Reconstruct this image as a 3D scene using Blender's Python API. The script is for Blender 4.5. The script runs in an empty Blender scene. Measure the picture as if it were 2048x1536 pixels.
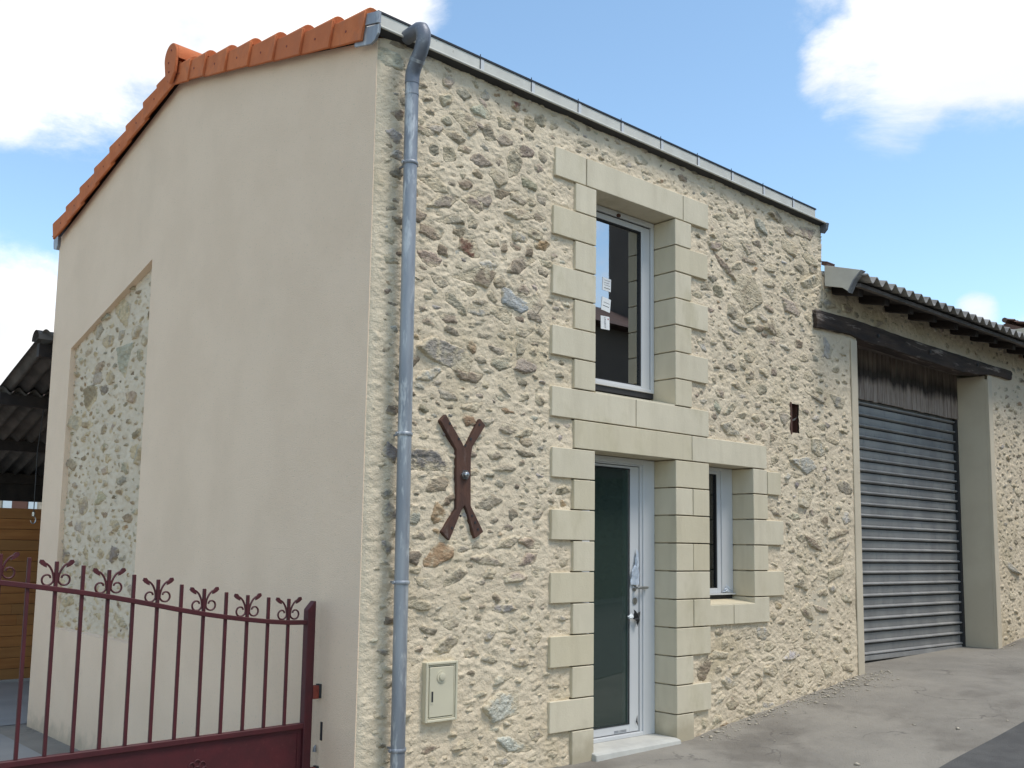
import bpy, bmesh, math, random
import numpy as np
from mathutils import Matrix, Vector

sc = bpy.context.scene
COL = sc.collection
rad = math.radians

# ---------------------------------------------------------------- camera
cam_d = bpy.data.cameras.new("camera")
cam = bpy.data.objects.new("camera", cam_d)
COL.objects.link(cam)
yaw, pitch, roll = rad(-41.712), rad(6.629), rad(0.904)
fwd = Vector((-math.sin(yaw) * math.cos(pitch), math.cos(yaw) * math.cos(pitch), math.sin(pitch)))
rgt = Vector((math.cos(yaw), math.sin(yaw), 0))
upv = rgt.cross(fwd)
r2 = rgt * math.cos(roll) + upv * math.sin(roll)
u2 = -rgt * math.sin(roll) + upv * math.cos(roll)
m = Matrix((r2, u2, -fwd)).transposed().to_4x4()
m.translation = (-3.481, -5.148, 1.49)
cam.matrix_world = m
cam_d.sensor_width = 36
cam_d.lens = 36 * 2010.265 / 2048
cam_d.shift_x = 15.626 / 2048
cam_d.shift_y = 94.628 / 2048
cam_d.clip_end = 2000
sc.camera = cam

# ---------------------------------------------------------------- light and exposure
sc.view_settings.view_transform = 'Standard'
sc.view_settings.look = 'None'
sc.view_settings.gamma = 1.0
sc.view_settings.use_curve_mapping = False
sc.view_settings.exposure = 1.48

SUN_DIR = Vector((0.22, -0.50, 1.05)).normalized()      # towards the sun, veiled by cloud
sl = bpy.data.lights.new("sun", 'SUN')
sl.energy = 1.0
sl.angle = rad(18)
sl.color = (1.0, 0.94, 0.86)
sun = bpy.data.objects.new("sun", sl)
COL.objects.link(sun)
sun.rotation_euler = SUN_DIR.to_track_quat('Z', 'Y').to_euler()
sun.location = (0, -10, 20)

world = bpy.data.worlds.new("World")
sc.world = world
world.use_nodes = True
wn, wl = world.node_tree.nodes, world.node_tree.links
wn.clear()


def wmath(op, a, b=None, c=None, clamp=False):
    n = wn.new('ShaderNodeMath')
    n.operation = op
    n.use_clamp = clamp
    for i, v in enumerate((a, b, c)):
        if v is None:
            continue
        if isinstance(v, (int, float)):
            n.inputs[i].default_value = v
        else:
            wl.new(v, n.inputs[i])
    return n.outputs[0]


sky = wn.new('ShaderNodeTexSky')
sky.sky_type = 'NISHITA'
sky.sun_disc = False
sky.sun_elevation = math.asin(SUN_DIR.z)
sky.sun_rotation = math.atan2(SUN_DIR.x, SUN_DIR.y)
sky.altitude = 100
sky.air_density = 1.0
sky.dust_density = 0.3
sky.ozone_density = 0.7
bg_sky = wn.new('ShaderNodeBackground')
bg_sky.inputs[1].default_value = 0.092
hue = wn.new('ShaderNodeMix')                 # the camera's own white balance leans the blue towards cyan
hue.data_type = 'RGBA'
hue.blend_type = 'MULTIPLY'
hue.inputs[0].default_value = 1.0
hue.inputs[7].default_value = (.93, 1.0, .95, 1)
wl.new(sky.outputs[0], hue.inputs[6])
wl.new(hue.outputs[2], bg_sky.inputs[0])
tc = wn.new('ShaderNodeTexCoord')
DIR = tc.outputs['Generated']
stretch = wn.new('ShaderNodeVectorMath')
stretch.operation = 'MULTIPLY'
wl.new(DIR, stretch.inputs[0])
stretch.inputs[1].default_value = (1, 1, 1.7)
nz = wn.new('ShaderNodeTexNoise')
nz.inputs['Scale'].default_value = 5.5
nz.inputs['Detail'].default_value = 10
nz.inputs['Roughness'].default_value = 0.66
nz.inputs['Distortion'].default_value = 0.25
wl.new(stretch.outputs[0], nz.inputs['Vector'])


def blob(d, ang):
    """1 at the direction d, 0 at the given angle from it, clamped"""
    v = wn.new('ShaderNodeVectorMath')
    v.operation = 'DOT_PRODUCT'
    wl.new(DIR, v.inputs[0])
    v.inputs[1].default_value = Vector(d).normalized()
    c = math.cos(ang)
    return wmath('DIVIDE', wmath('SUBTRACT', v.outputs['Value'], c), 1 - c, clamp=True)


def blobs(lst):
    o = None
    for d, a in lst:
        b = blob(d, a)
        o = b if o is None else wmath('MAXIMUM', o, b)
    return o


CLOUDS = [((.284, .852, .44), .15), ((.398, .785, .475), .12), ((.486, .724, .489), .07), ((.18, .87, .50), .2),
          ((.225, .900, .372), .05), ((.243, .947, .187), .11), ((.30, .80, .56), .25),
          ((.832, .336, .452), .115), ((.819, .411, .41), .075), ((.800, .432, .418), .062), ((.785, .455, .425), .03), ((.87, .26, .45), .12),
          ((.9, .378, .218), .022)]
CLEAR = [((.672, .624, .40), .24), ((.786, .536, .308), .19), ((.84, .47, .25), .13), ((.331, .896, .297), .13), ((.26, .915, .29), .09),
         ((.60, .62, .46), .12), ((.88, .36, .30), .10)]
cover = wmath('ADD', nz.outputs['Fac'], wmath('MULTIPLY', wmath('POWER', blobs(CLOUDS), 0.8), 0.42))
cover = wmath('SUBTRACT', cover, wmath('MULTIPLY', wmath('POWER', blobs(CLEAR), 0.6), 0.34))
mr = wn.new('ShaderNodeMapRange')
mr.interpolation_type = 'SMOOTHSTEP'
mr.inputs['From Min'].default_value = 0.40
mr.inputs['From Max'].default_value = 0.80
wl.new(cover, mr.inputs['Value'])
nz2 = wn.new('ShaderNodeTexNoise')
nz2.inputs['Scale'].default_value = 5.0
nz2.inputs['Detail'].default_value = 6
wl.new(stretch.outputs[0], nz2.inputs['Vector'])
cr = wn.new('ShaderNodeValToRGB')
cr.color_ramp.elements[0].position = 0.40
cr.color_ramp.elements[0].color = (0.66, 0.68, 0.71, 1)
cr.color_ramp.elements[1].position = 0.68
cr.color_ramp.elements[1].color = (1.0, .955, .90, 1)
wl.new(nz2.outputs['Fac'], cr.inputs[0])
bg_cl = wn.new('ShaderNodeBackground')
bg_cl.inputs[1].default_value = 0.54
wl.new(cr.outputs[0], bg_cl.inputs[0])
mix = wn.new('ShaderNodeMixShader')
wl.new(mr.outputs[0], mix.inputs[0])
wl.new(bg_sky.outputs[0], mix.inputs[1])
wl.new(bg_cl.outputs[0], mix.inputs[2])
wo = wn.new('ShaderNodeOutputWorld')
wl.new(mix.outputs[0], wo.inputs[0])

# ---------------------------------------------------------------- materials
MATS = {}


def material(name, c1, c2=None, scale=3.0, rough=0.85, metal=0.0, bump=0.0, bscale=60.0, bump2=0.0, bscale2=12.0, spec=0.4,
             stretch=(1, 1, 1), speck=None, attr=None, c3=None, cscale3=0.7, w3=(0.5, 0.7)):
    mt = bpy.data.materials.new(name)
    mt.use_nodes = True
    nt = mt.node_tree
    N, L = nt.nodes, nt.links
    p = N['Principled BSDF']
    p.inputs['Roughness'].default_value = rough
    p.inputs['Metallic'].default_value = metal
    p.inputs['Specular IOR Level'].default_value = spec
    geo = N.new('ShaderNodeNewGeometry')
    vm = N.new('ShaderNodeVectorMath')
    vm.operation = 'MULTIPLY'
    L.new(geo.outputs['Position'], vm.inputs[0])
    vm.inputs[1].default_value = stretch
    P = vm.outputs[0]

    def noise(s, d=3, r=0.6):
        n = N.new('ShaderNodeTexNoise')
        n.inputs['Scale'].default_value = s
        n.inputs['Detail'].default_value = d
        n.inputs['Roughness'].default_value = r
        L.new(P, n.inputs['Vector'])
        return n.outputs['Fac']

    def mixc(f, a, b, blend='MIX'):
        x = N.new('ShaderNodeMix')
        x.data_type = 'RGBA'
        x.blend_type = blend
        for sck, v in ((x.inputs[0], f), (x.inputs[6], a), (x.inputs[7], b)):
            if isinstance(v, (int, float)):
                sck.default_value = v
            elif isinstance(v, tuple):
                sck.default_value = v + (1,) if len(v) == 3 else v
            else:
                L.new(v, sck)
        return x.outputs[2]

    def ramp(f, lo, hi):
        r = N.new('ShaderNodeMapRange')
        r.interpolation_type = 'SMOOTHSTEP'
        r.inputs['From Min'].default_value = lo
        r.inputs['From Max'].default_value = hi
        L.new(f, r.inputs['Value'])
        return r.outputs[0]

    if attr:
        a = N.new('ShaderNodeAttribute')
        a.attribute_name = attr
        col = a.outputs['Color']
        col = mixc(ramp(noise(scale), .3, .7), col, mixc(1.0, col, c2 or (.7, .66, .6), 'MULTIPLY'))
    else:
        col = mixc(ramp(noise(scale), .32, .68), c1, c2 or c1)
    if c3:
        col = mixc(ramp(noise(cscale3, 4, .65), *w3), col, c3)
    if speck:
        col = mixc(ramp(noise(speck[1], 3, .7), speck[2], speck[2] + .08), col, speck[0])
    L.new(col, p.inputs['Base Color'])
    nrm = None
    for st, bs, dist in ((bump2, bscale2, .02), (bump, bscale, .006)):
        if st:
            b = N.new('ShaderNodeBump')
            b.inputs['Strength'].default_value = st
            b.inputs['Distance'].default_value = dist
            L.new(noise(bs, 3, .65), b.inputs['Height'])
            if nrm:
                L.new(nrm, b.inputs['Normal'])
            nrm = b.outputs['Normal']
    if nrm:
        L.new(nrm, p.inputs['Normal'])
    MATS[name] = mt
    return mt


M_RENDER = material('gable_render', (.85, .655, .480), (.81, .62, .45), 1.6, .95, bump=1.0, bscale=125, bump2=.15, bscale2=7,
                    speck=((.66, .545, .385), 60, .60))
M_JAMB = material('smooth_render', (.62, .54, .405), (.57, .49, .365), 2.0, .95, bump=.4, bscale=170, bump2=.1, bscale2=9)
M_MORTAR = material('lime_mortar', (.715, .60, .435), (.645, .535, .385), 2.2, .95, bump=.8, bscale=90, bump2=.55, bscale2=26,
                    c3=(.58, .475, .315), cscale3=.9, w3=(.52, .72))
M_STONE = material('field_stone', (.3, .25, .2), (.80, .77, .73), 17, .9, bump=1.0, bscale=75, bump2=.9, bscale2=30, attr='tint',
                   stretch=(1, 1, 1.6), speck=((.58, .50, .37), 42, .63))
M_BLOCK = material('cut_limestone', (.67, .595, .445), (.615, .545, .405), 3.0, .85, bump=.3, bscale=130, bump2=.12, bscale2=14,
                   c3=(.55, .485, .34), cscale3=2.6, w3=(.52, .72), stretch=(1, 1, .6))
M_TILE = material('orange_clay', (.60, .185, .068), (.50, .145, .052), 7, .85, bump=.5, bscale=90, c3=(.44, .155, .075), cscale3=6, w3=(.48, .72), spec=.25)
M_ZINC = material('zinc', (.34, .355, .375), (.22, .235, .26), 6, .5, .4, bump=.05, bscale=30, stretch=(1, 1, .22), c3=(.50, .51, .51),
                  cscale3=16, w3=(.52, .66))
M_ZINC_L = material('pale_zinc', (.62, .60, .53), (.55, .53, .47), 6, .6, .15, bump=.05, bscale=30, speck=((.3, .28, .24), 26, .66))
M_BLACK = material('black_edge', (.012, .013, .018), None, 5, .5)
M_PVC = material('white_frame', (.60, .605, .605), (.57, .575, .58), 2, .35)
M_GATE = material('burgundy_paint', (.070, .006, .010), (.052, .005, .008), 8, .6, bump=.12, bscale=40, spec=.5, c3=(.085, .014, .016), cscale3=30, w3=(.6, .75))
M_RUSTRED = material('red_primer', (.24, .045, .025), (.17, .03, .02), 20, .7)
M_IRON = material('rusty_iron', (.105, .050, .033), (.070, .036, .027), 14, .85, bump=.4, bscale=70, stretch=(1, 1, .4), c3=(.17, .13, .11), cscale3=9, w3=(.58, .75))
M_STEEL = material('bright_steel', (.55, .55, .54), (.35, .34, .33), 60, .3, .9)
M_DARKMETAL = material('dark_metal', (.03, .03, .032), None, 5, .6)
M_BOX = material('meter_box_plastic', (.62, .57, .42), (.59, .54, .40), 4, .5)
M_BEAM = material('tarred_timber', (.072, .049, .037), (.028, .020, .017), 7, .85, bump=1.0, bscale=40, bump2=.9, bscale2=11, stretch=(.22, 1, 1.4),
                  c3=(.27, .225, .19), cscale3=11, w3=(.56, .70))
M_RAFTER = material('dark_rafter', (.035, .026, .022), (.018, .014, .013), 7, .8, bump=.6, bscale=40, stretch=(1, .3, 1))
M_FIBRO = material('fibre_cement', (.30, .285, .26), (.20, .19, .175), 5, .9, bump=.3, bscale=60, c3=(.10, .095, .085), cscale3=3, w3=(.5, .75))
M_SHEDROOF = material('shed_sheet', (.12, .108, .098), (.07, .064, .058), 4, .85, bump=.2, bscale=40)
M_SHUTTER = material('galvanised_slat', (.325, .32, .305), (.25, .247, .24), 4, .55, .05, bump=.05, bscale=60, stretch=(1, 1, .5), c3=(.20, .215, .22), cscale3=14, w3=(.55, .75))
M_PINE = material('varnished_pine', (.36, .155, .045), (.28, .11, .03), 4, .65, bump=.15, bscale=40, stretch=(.35, 1, 4), speck=((.09, .035, .012), 5.5, .74))
M_CONC = material('worn_concrete', (.285, .260, .218), (.235, .215, .182), 1.7, .95, bump=1.0, bscale=95, bump2=.5, bscale2=13,
                  c3=(.178, .160, .134), cscale3=.9, w3=(.47, .66), speck=((.12, .11, .095), 30, .66))
M_YARD = material('grey_concrete', (.33, .32, .30), (.27, .265, .25), 1.2, .8, bump=.3, bscale=60)
M_ASPH = material('asphalt', (.105, .102, .097), (.080, .078, .075), 5, .9, bump=.9, bscale=160, speck=((.2, .19, .18), 130, .66))
M_SLAB = material('cement_slab', (.52, .51, .46), (.45, .44, .40), 5, .9, bump=.3, bscale=70)
M_GRAVEL = material('pale_gravel', (.55, .48, .37), (.35, .31, .25), 40, .95)
M_DARK = material('dark_interior', (.05, .055, .055), None, 4, .9)
M_GREENWALL = material('green_interior_wall', (.30, .46, .37), (.26, .40, .33), 2, .9)
M_PAPER = material('white_paper', (.80, .81, .80), (.74, .75, .75), 30, .8)
M_INK = material('black_ink', (.03, .03, .03), None, 4, .8)
M_INKRED = material('red_ink', (.4, .03, .03), None, 4, .8)
M_FILM = material('protective_film', (.55, .60, .66), (.40, .45, .52), 30, .3)
M_LEAF = material('hedge_leaf', (.035, .075, .025), (.055, .10, .035), 3, .7)
M_BRTILE = material('brown_roof', (.15, .085, .065), (.10, .06, .05), 2, .9, bump=.4, bscale=20)
M_BLUE = material('blue_shutter', (.50, .57, .60), None, 4, .6)
M_BRWOOD = material('brown_wood', (.10, .045, .03), None, 4, .6)
M_FAR_RENDER = material('far_render', (.40, .35, .28), (.36, .32, .26), 1, .95)
M_FARWALL = material('far_stone_wall', (.42, .37, .29), (.28, .25, .20), 5, .95, bump=.3, bscale=10)
M_OPPWALL = material('opposite_render', (.105, .09, .078), (.09, .078, .068), 1, .95)


def ground_cracks(mt):
    nt = mt.node_tree
    N, L = nt.nodes, nt.links
    p = N['Principled BSDF']
    old = p.inputs['Base Color'].links[0].from_socket
    geo = N.new('ShaderNodeNewGeometry')
    nz = N.new('ShaderNodeTexNoise')
    nz.inputs['Scale'].default_value = 2.5
    nz.inputs['Detail'].default_value = 4
    L.new(geo.outputs['Position'], nz.inputs['Vector'])
    ad = N.new('ShaderNodeVectorMath')
    ad.operation = 'MULTIPLY_ADD'
    L.new(nz.outputs['Color'], ad.inputs[0])
    ad.inputs[1].default_value = (.9, .9, .9)
    L.new(geo.outputs['Position'], ad.inputs[2])
    vo = N.new('ShaderNodeTexVoronoi')
    vo.feature = 'DISTANCE_TO_EDGE'
    vo.inputs['Scale'].default_value = .8
    L.new(ad.outputs[0], vo.inputs['Vector'])
    mr = N.new('ShaderNodeMapRange')
    mr.inputs['From Min'].default_value = .0
    mr.inputs['From Max'].default_value = .014
    mr.inputs['To Min'].default_value = .65
    mr.inputs['To Max'].default_value = 0
    L.new(vo.outputs['Distance'], mr.inputs['Value'])
    n3 = N.new('ShaderNodeTexNoise')
    n3.inputs['Scale'].default_value = 1.6
    L.new(geo.outputs['Position'], n3.inputs['Vector'])
    mr3 = N.new('ShaderNodeMapRange')
    mr3.inputs['From Min'].default_value = .45
    mr3.inputs['From Max'].default_value = .6
    L.new(n3.outputs['Fac'], mr3.inputs['Value'])
    mu = N.new('ShaderNodeMath')
    mu.operation = 'MULTIPLY'
    L.new(mr.outputs[0], mu.inputs[0])
    L.new(mr3.outputs[0], mu.inputs[1])
    mx = N.new('ShaderNodeMix')
    mx.data_type = 'RGBA'
    L.new(mu.outputs[0], mx.inputs[0])
    L.new(old, mx.inputs[6])
    mx.inputs[7].default_value = (.09, .08, .07, 1)
    L.new(mx.outputs[2], p.inputs['Base Color'])


ground_cracks(M_CONC)


def per_object_tone(mt, col):
    nt = mt.node_tree
    N, L = nt.nodes, nt.links
    p = N['Principled BSDF']
    old = p.inputs['Base Color'].links[0].from_socket
    oi = N.new('ShaderNodeObjectInfo')
    mr = N.new('ShaderNodeMapRange')
    mr.inputs['From Min'].default_value = .35
    mr.inputs['From Max'].default_value = 1
    mr.inputs['To Max'].default_value = .8
    L.new(oi.outputs['Random'], mr.inputs['Value'])
    mx = N.new('ShaderNodeMix')
    mx.data_type = 'RGBA'
    L.new(mr.outputs[0], mx.inputs[0])
    L.new(old, mx.inputs[6])
    mx.inputs[7].default_value = col + (1,)
    L.new(mx.outputs[2], p.inputs['Base Color'])


def splash(mt, z0, z1, col, amount, streak=(6, 6, .8), thr=(.5, .75)):
    """rain-splash dirt above the ground and faint run-off streaks, both broken up by noise"""
    nt = mt.node_tree
    N, L = nt.nodes, nt.links
    p = N['Principled BSDF']
    old = p.inputs['Base Color'].links[0].from_socket
    geo = N.new('ShaderNodeNewGeometry')
    sp = N.new('ShaderNodeSeparateXYZ')
    L.new(geo.outputs['Position'], sp.inputs[0])
    nz = N.new('ShaderNodeTexNoise')
    nz.inputs['Scale'].default_value = 7
    nz.inputs['Detail'].default_value = 4
    L.new(geo.outputs['Position'], nz.inputs['Vector'])
    ad = N.new('ShaderNodeMath')
    ad.operation = 'MULTIPLY_ADD'
    L.new(nz.outputs['Fac'], ad.inputs[0])
    ad.inputs[1].default_value = .35
    L.new(sp.outputs['Z'], ad.inputs[2])
    mr = N.new('ShaderNodeMapRange')
    mr.interpolation_type = 'SMOOTHSTEP'
    mr.inputs['From Min'].default_value = z0 + .17
    mr.inputs['From Max'].default_value = z1 + .17
    mr.inputs['To Min'].default_value = amount
    mr.inputs['To Max'].default_value = 0
    L.new(ad.outputs[0], mr.inputs['Value'])
    vm = N.new('ShaderNodeVectorMath')
    vm.operation = 'MULTIPLY'
    L.new(geo.outputs['Position'], vm.inputs[0])
    vm.inputs[1].default_value = streak
    n2 = N.new('ShaderNodeTexNoise')
    n2.inputs['Scale'].default_value = 1
    n2.inputs['Detail'].default_value = 5
    L.new(vm.outputs[0], n2.inputs['Vector'])
    m2 = N.new('ShaderNodeMapRange')
    m2.inputs['From Min'].default_value, m2.inputs['From Max'].default_value = thr
    m2.inputs['To Max'].default_value = .30
    L.new(n2.outputs['Fac'], m2.inputs['Value'])
    mx0 = N.new('ShaderNodeMath')
    mx0.operation = 'MAXIMUM'
    L.new(mr.outputs[0], mx0.inputs[0])
    L.new(m2.outputs[0], mx0.inputs[1])
    mx = N.new('ShaderNodeMix')
    mx.data_type = 'RGBA'
    L.new(mx0.outputs[0], mx.inputs[0])
    L.new(old, mx.inputs[6])
    mx.inputs[7].default_value = col + (1,)
    L.new(mx.outputs[2], p.inputs['Base Color'])


per_object_tone(M_BLOCK, (.58, .50, .335))
splash(M_BLOCK, .02, .26, (.36, .30, .20), .65, (9, 9, 1.4), (.5, .8))
splash(M_RENDER, -.42, -.22, (.42, .34, .24), .6, (1.2, 1.2, .9), (.55, 1.2))
per_object_tone(M_TILE, (.50, .15, .06))
per_object_tone(M_PINE, (.27, .135, .045))


def board_material():
    """silvered boards with a band of black weathering across the middle"""
    mt = material('weathered_board', (.40, .325, .265), (.25, .19, .15), 9, .85, bump=.5, bscale=50, stretch=(4, 1, .35))
    nt = mt.node_tree
    N, L = nt.nodes, nt.links
    p = N['Principled BSDF']
    old = p.inputs['Base Color'].links[0].from_socket
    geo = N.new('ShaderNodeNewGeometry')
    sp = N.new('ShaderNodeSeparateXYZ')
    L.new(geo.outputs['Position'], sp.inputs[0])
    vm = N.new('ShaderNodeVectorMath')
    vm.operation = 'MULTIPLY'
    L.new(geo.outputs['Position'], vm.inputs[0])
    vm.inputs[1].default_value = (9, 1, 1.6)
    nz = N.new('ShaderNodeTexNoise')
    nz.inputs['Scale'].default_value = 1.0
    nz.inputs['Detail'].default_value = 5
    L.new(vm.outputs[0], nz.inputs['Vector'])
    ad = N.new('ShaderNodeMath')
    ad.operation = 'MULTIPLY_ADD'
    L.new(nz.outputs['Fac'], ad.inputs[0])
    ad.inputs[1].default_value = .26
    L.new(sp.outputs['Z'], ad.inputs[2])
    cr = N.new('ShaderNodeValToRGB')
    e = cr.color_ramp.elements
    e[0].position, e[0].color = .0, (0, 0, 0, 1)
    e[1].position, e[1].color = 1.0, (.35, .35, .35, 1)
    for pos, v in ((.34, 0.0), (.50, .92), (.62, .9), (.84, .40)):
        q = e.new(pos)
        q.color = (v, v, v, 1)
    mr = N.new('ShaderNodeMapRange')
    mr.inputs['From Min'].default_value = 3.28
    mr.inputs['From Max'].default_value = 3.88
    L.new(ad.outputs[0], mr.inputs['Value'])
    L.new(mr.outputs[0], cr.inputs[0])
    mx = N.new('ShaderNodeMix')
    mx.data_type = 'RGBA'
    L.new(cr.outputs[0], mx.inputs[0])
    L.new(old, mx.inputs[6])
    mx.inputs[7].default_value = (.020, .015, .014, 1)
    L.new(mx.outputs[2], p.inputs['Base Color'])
    return mt


M_BOARD = board_material()


def glass(name, tint, ior, rough=.01, haze=None):
    mt = bpy.data.materials.new(name)
    mt.use_nodes = True
    nt = mt.node_tree
    N, L = nt.nodes, nt.links
    N.clear()
    out = N.new('ShaderNodeOutputMaterial')
    mx = N.new('ShaderNodeMixShader')
    fr = N.new('ShaderNodeFresnel')
    fr.inputs['IOR'].default_value = ior
    tr = N.new('ShaderNodeBsdfTransparent')
    tr.inputs[0].default_value = tint + (1,)
    gl = N.new('ShaderNodeBsdfGlossy')
    gl.inputs['Roughness'].default_value = rough
    gl.inputs[0].default_value = (.95, .97, 1, 1)
    L.new(fr.outputs[0], mx.inputs[0])
    base = tr.outputs[0]
    if haze:
        df = N.new('ShaderNodeBsdfDiffuse')
        df.inputs[0].default_value = haze[0] + (1,)
        m2 = N.new('ShaderNodeMixShader')
        m2.inputs[0].default_value = haze[1]
        L.new(base, m2.inputs[1])
        L.new(df.outputs[0], m2.inputs[2])
        base = m2.outputs[0]
    L.new(base, mx.inputs[1])
    L.new(gl.outputs[0], mx.inputs[2])
    L.new(mx.outputs[0], out.inputs[0])
    return mt


M_GLASS = glass('window_glass', (.35, .37, .38), 5.5)
M_GLASS_DOOR = glass('green_door_glass', (.55, .72, .63), 1.8, haze=((.070, .100, .085), .48))
M_GLASS_SMALL = glass('small_window_glass', (.30, .33, .36), 1.8)


# ---------------------------------------------------------------- mesh helpers
def obj(name, me, parent=None, loc=None):
    o = bpy.data.objects.new(name, me)
    COL.objects.link(o)
    if parent is not None:
        o.parent = parent
        if parent.type == 'EMPTY':
            o.matrix_parent_inverse = Matrix.Translation(parent.location).inverted()
    if loc is not None:
        o.location = loc
    return o


def thing(name, label, cat, loc, group=None):
    o = bpy.data.objects.new(name, None)
    o.empty_display_size = .2
    COL.objects.link(o)
    o.location = loc
    o['label'] = label
    o['category'] = cat
    if group:
        o['group'] = group
    return o


def structure(o):
    o['kind'] = 'structure'
    return o


class MB:
    def __init__(self):
        self.v, self.f = [], []

    def add(self, vs, fs):
        b = len(self.v)
        self.v += [tuple(p) for p in vs]
        self.f += [tuple(i + b for i in q) for q in fs]
        return self

    def box(self, x0, x1, y0, y1, z0, z1):
        return self.add([(x0, y0, z0), (x1, y0, z0), (x1, y1, z0), (x0, y1, z0), (x0, y0, z1), (x1, y0, z1), (x1, y1, z1), (x0, y1, z1)],
                        [(0, 3, 2, 1), (4, 5, 6, 7), (0, 1, 5, 4), (1, 2, 6, 5), (2, 3, 7, 6), (3, 0, 4, 7)])

    def prism(self, pts, ax, a, b):
        """polygon pts in the plane of the two other axes, extruded on axis ax from a to b"""
        n = len(pts)

        def mk(p, t):
            q = list(p)
            q.insert(ax, t)
            return tuple(q)
        vs = [mk(p, a) for p in pts] + [mk(p, b) for p in pts]
        fs = [tuple(range(n))[::-1], tuple(range(n, 2 * n))] + [(i, (i + 1) % n, (i + 1) % n + n, i + n) for i in range(n)]
        return self.add(vs, fs)

    def tube(self, path, r, n=10, cap=True, flat=None):
        """tube along path; r a number or list; flat=(axis vector, factor) squashes the section"""
        P = [Vector(p) for p in path]
        R = r if isinstance(r, (list, tuple)) else [r] * len(P)
        vs, fs = [], []
        ref = None
        for i, p in enumerate(P):
            t = (P[min(i + 1, len(P) - 1)] - P[max(i - 1, 0)]).normalized()
            if ref is None:
                ref = Vector((0, 0, 1)) if abs(t.z) < .9 else Vector((1, 0, 0))
            s = t.cross(ref).normalized()
            ref = s.cross(t).normalized()
            for k in range(n):
                a = 2 * math.pi * k / n
                d = (s * math.cos(a) + ref * math.sin(a)) * R[i]
                if flat:
                    ax = Vector(flat[0])
                    d -= ax * d.dot(ax) * (1 - flat[1])
                vs.append(p + d)
        for i in range(len(P) - 1):
            for k in range(n):
                a, b = i * n + k, i * n + (k + 1) % n
                fs.append((a, b, b + n, a + n))
        if cap:
            fs.append(tuple(range(n))[::-1])
            fs.append(tuple(range((len(P) - 1) * n, len(P) * n)))
        return self.add(vs, fs)

    def mesh(self, name, mat, smooth=False, bevel=0.0, seg=1):
        bm = bmesh.new()
        vv = [bm.verts.new(p) for p in self.v]
        for q in self.f:
            try:
                bm.faces.new([vv[i] for i in q])
            except ValueError:
                pass
        bmesh.ops.recalc_face_normals(bm, faces=bm.faces)
        if bevel:
            bmesh.ops.bevel(bm, geom=list(bm.edges), offset=bevel, segments=seg, affect='EDGES', clamp_overlap=True)
        me = bpy.data.meshes.new(name)
        bm.to_mesh(me)
        bm.free()
        me.materials.append(mat)
        if smooth:
            me.polygons.foreach_set('use_smooth', [True] * len(me.polygons))
            me.set_sharp_from_angle(angle=rad(40))
        return me

    def build(self, name, mat, parent=None, smooth=False, bevel=0.0, seg=1):
        return obj(name, self.mesh(name, mat, smooth, bevel, seg), parent)


def np_mesh(name, V, F, mat, smooth=True, tint=None):
    me = bpy.data.meshes.new(name)
    V = np.ascontiguousarray(V, dtype=np.float32)
    F = np.ascontiguousarray(F, dtype=np.int32)
    nf, k = F.shape
    me.vertices.add(len(V))
    me.vertices.foreach_set('co', V.ravel())
    me.loops.add(nf * k)
    me.loops.foreach_set('vertex_index', F.ravel())
    me.polygons.add(nf)
    me.polygons.foreach_set('loop_start', np.arange(nf, dtype=np.int32) * k)
    if smooth:
        me.polygons.foreach_set('use_smooth', np.ones(nf, dtype=bool))
    if tint is not None:
        at = me.attributes.new('tint', 'FLOAT_COLOR', 'POINT')
        at.data.foreach_set('color', np.ascontiguousarray(tint, dtype=np.float32).ravel())
    me.update(calc_edges=True)
    me.validate()
    me.materials.append(mat)
    return me


def vnoise(U, W, s, seed):
    """value noise in [-1,1] with feature size s (s a pair for anisotropic)"""
    su, sw = s if isinstance(s, tuple) else (s, s)
    a, b = U / su + 1000.37, W / sw + 1000.71
    i, j = np.floor(a).astype(np.int64), np.floor(b).astype(np.int64)
    fa, fb = a - i, b - j
    fa, fb = fa * fa * (3 - 2 * fa), fb * fb * (3 - 2 * fb)

    def h(i, j):
        n = (i * 374761393 + j * 668265263 + seed * 974634211) & 0x7fffffff
        n = ((n ^ (n >> 13)) * 1274126177) & 0x7fffffff
        n = ((n ^ (n >> 15)) * 2246822519) & 0x7fffffff
        return (n & 0xffff) / 32767.5 - 1
    return (h(i, j) * (1 - fa) + h(i + 1, j) * fa) * (1 - fb) + (h(i, j + 1) * (1 - fa) + h(i + 1, j + 1) * fa) * fb


def fbm(U, W, s, seed, o=3):
    r, amp, t = 0, 1, 0
    su, sw = s if isinstance(s, tuple) else (s, s)
    for k in range(o):
        r = r + amp * vnoise(U, W, (su, sw), seed + 17 * k)
        t += amp
        amp *= .55
        su, sw = su / 2.1, sw / 2.1
    return r / t


def sstep(a, b, x):
    t = np.clip((x - a) / (b - a), 0, 1)
    return t * t * (3 - 2 * t)

# ---------------------------------------------------------------- ground
GX = [-300, -60, -20, -4, 0, 2, 3.2, 3.45, 4.6, 5.2, 5.8, 7, 9.1, 9.8, 12, 20, 60, 300]
GZ = [-3, -2, -.6, -.14, -.06, -.025, -.005, .03, .158, .23, .308, .335, .385, .48, .62, 1.1, 2.2, 3]


def gz(x, y):
    x, y = np.asarray(x, float), np.asarray(y, float)
    st = np.interp(x, GX, GZ)
    z = st - .02 * np.clip(-y, 0, 4)
    back = -.43 + 0 * x
    t = np.where(x < 1.0, sstep(.2, 4.2, y), sstep(1.0, 4.5, y))
    z = z * (1 - t) + back * t
    near = (np.abs(x) < 14) & (np.abs(y) < 12)
    return z + np.where(near, .006 * fbm(x, y, .7, 5, 3), 0)


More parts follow.
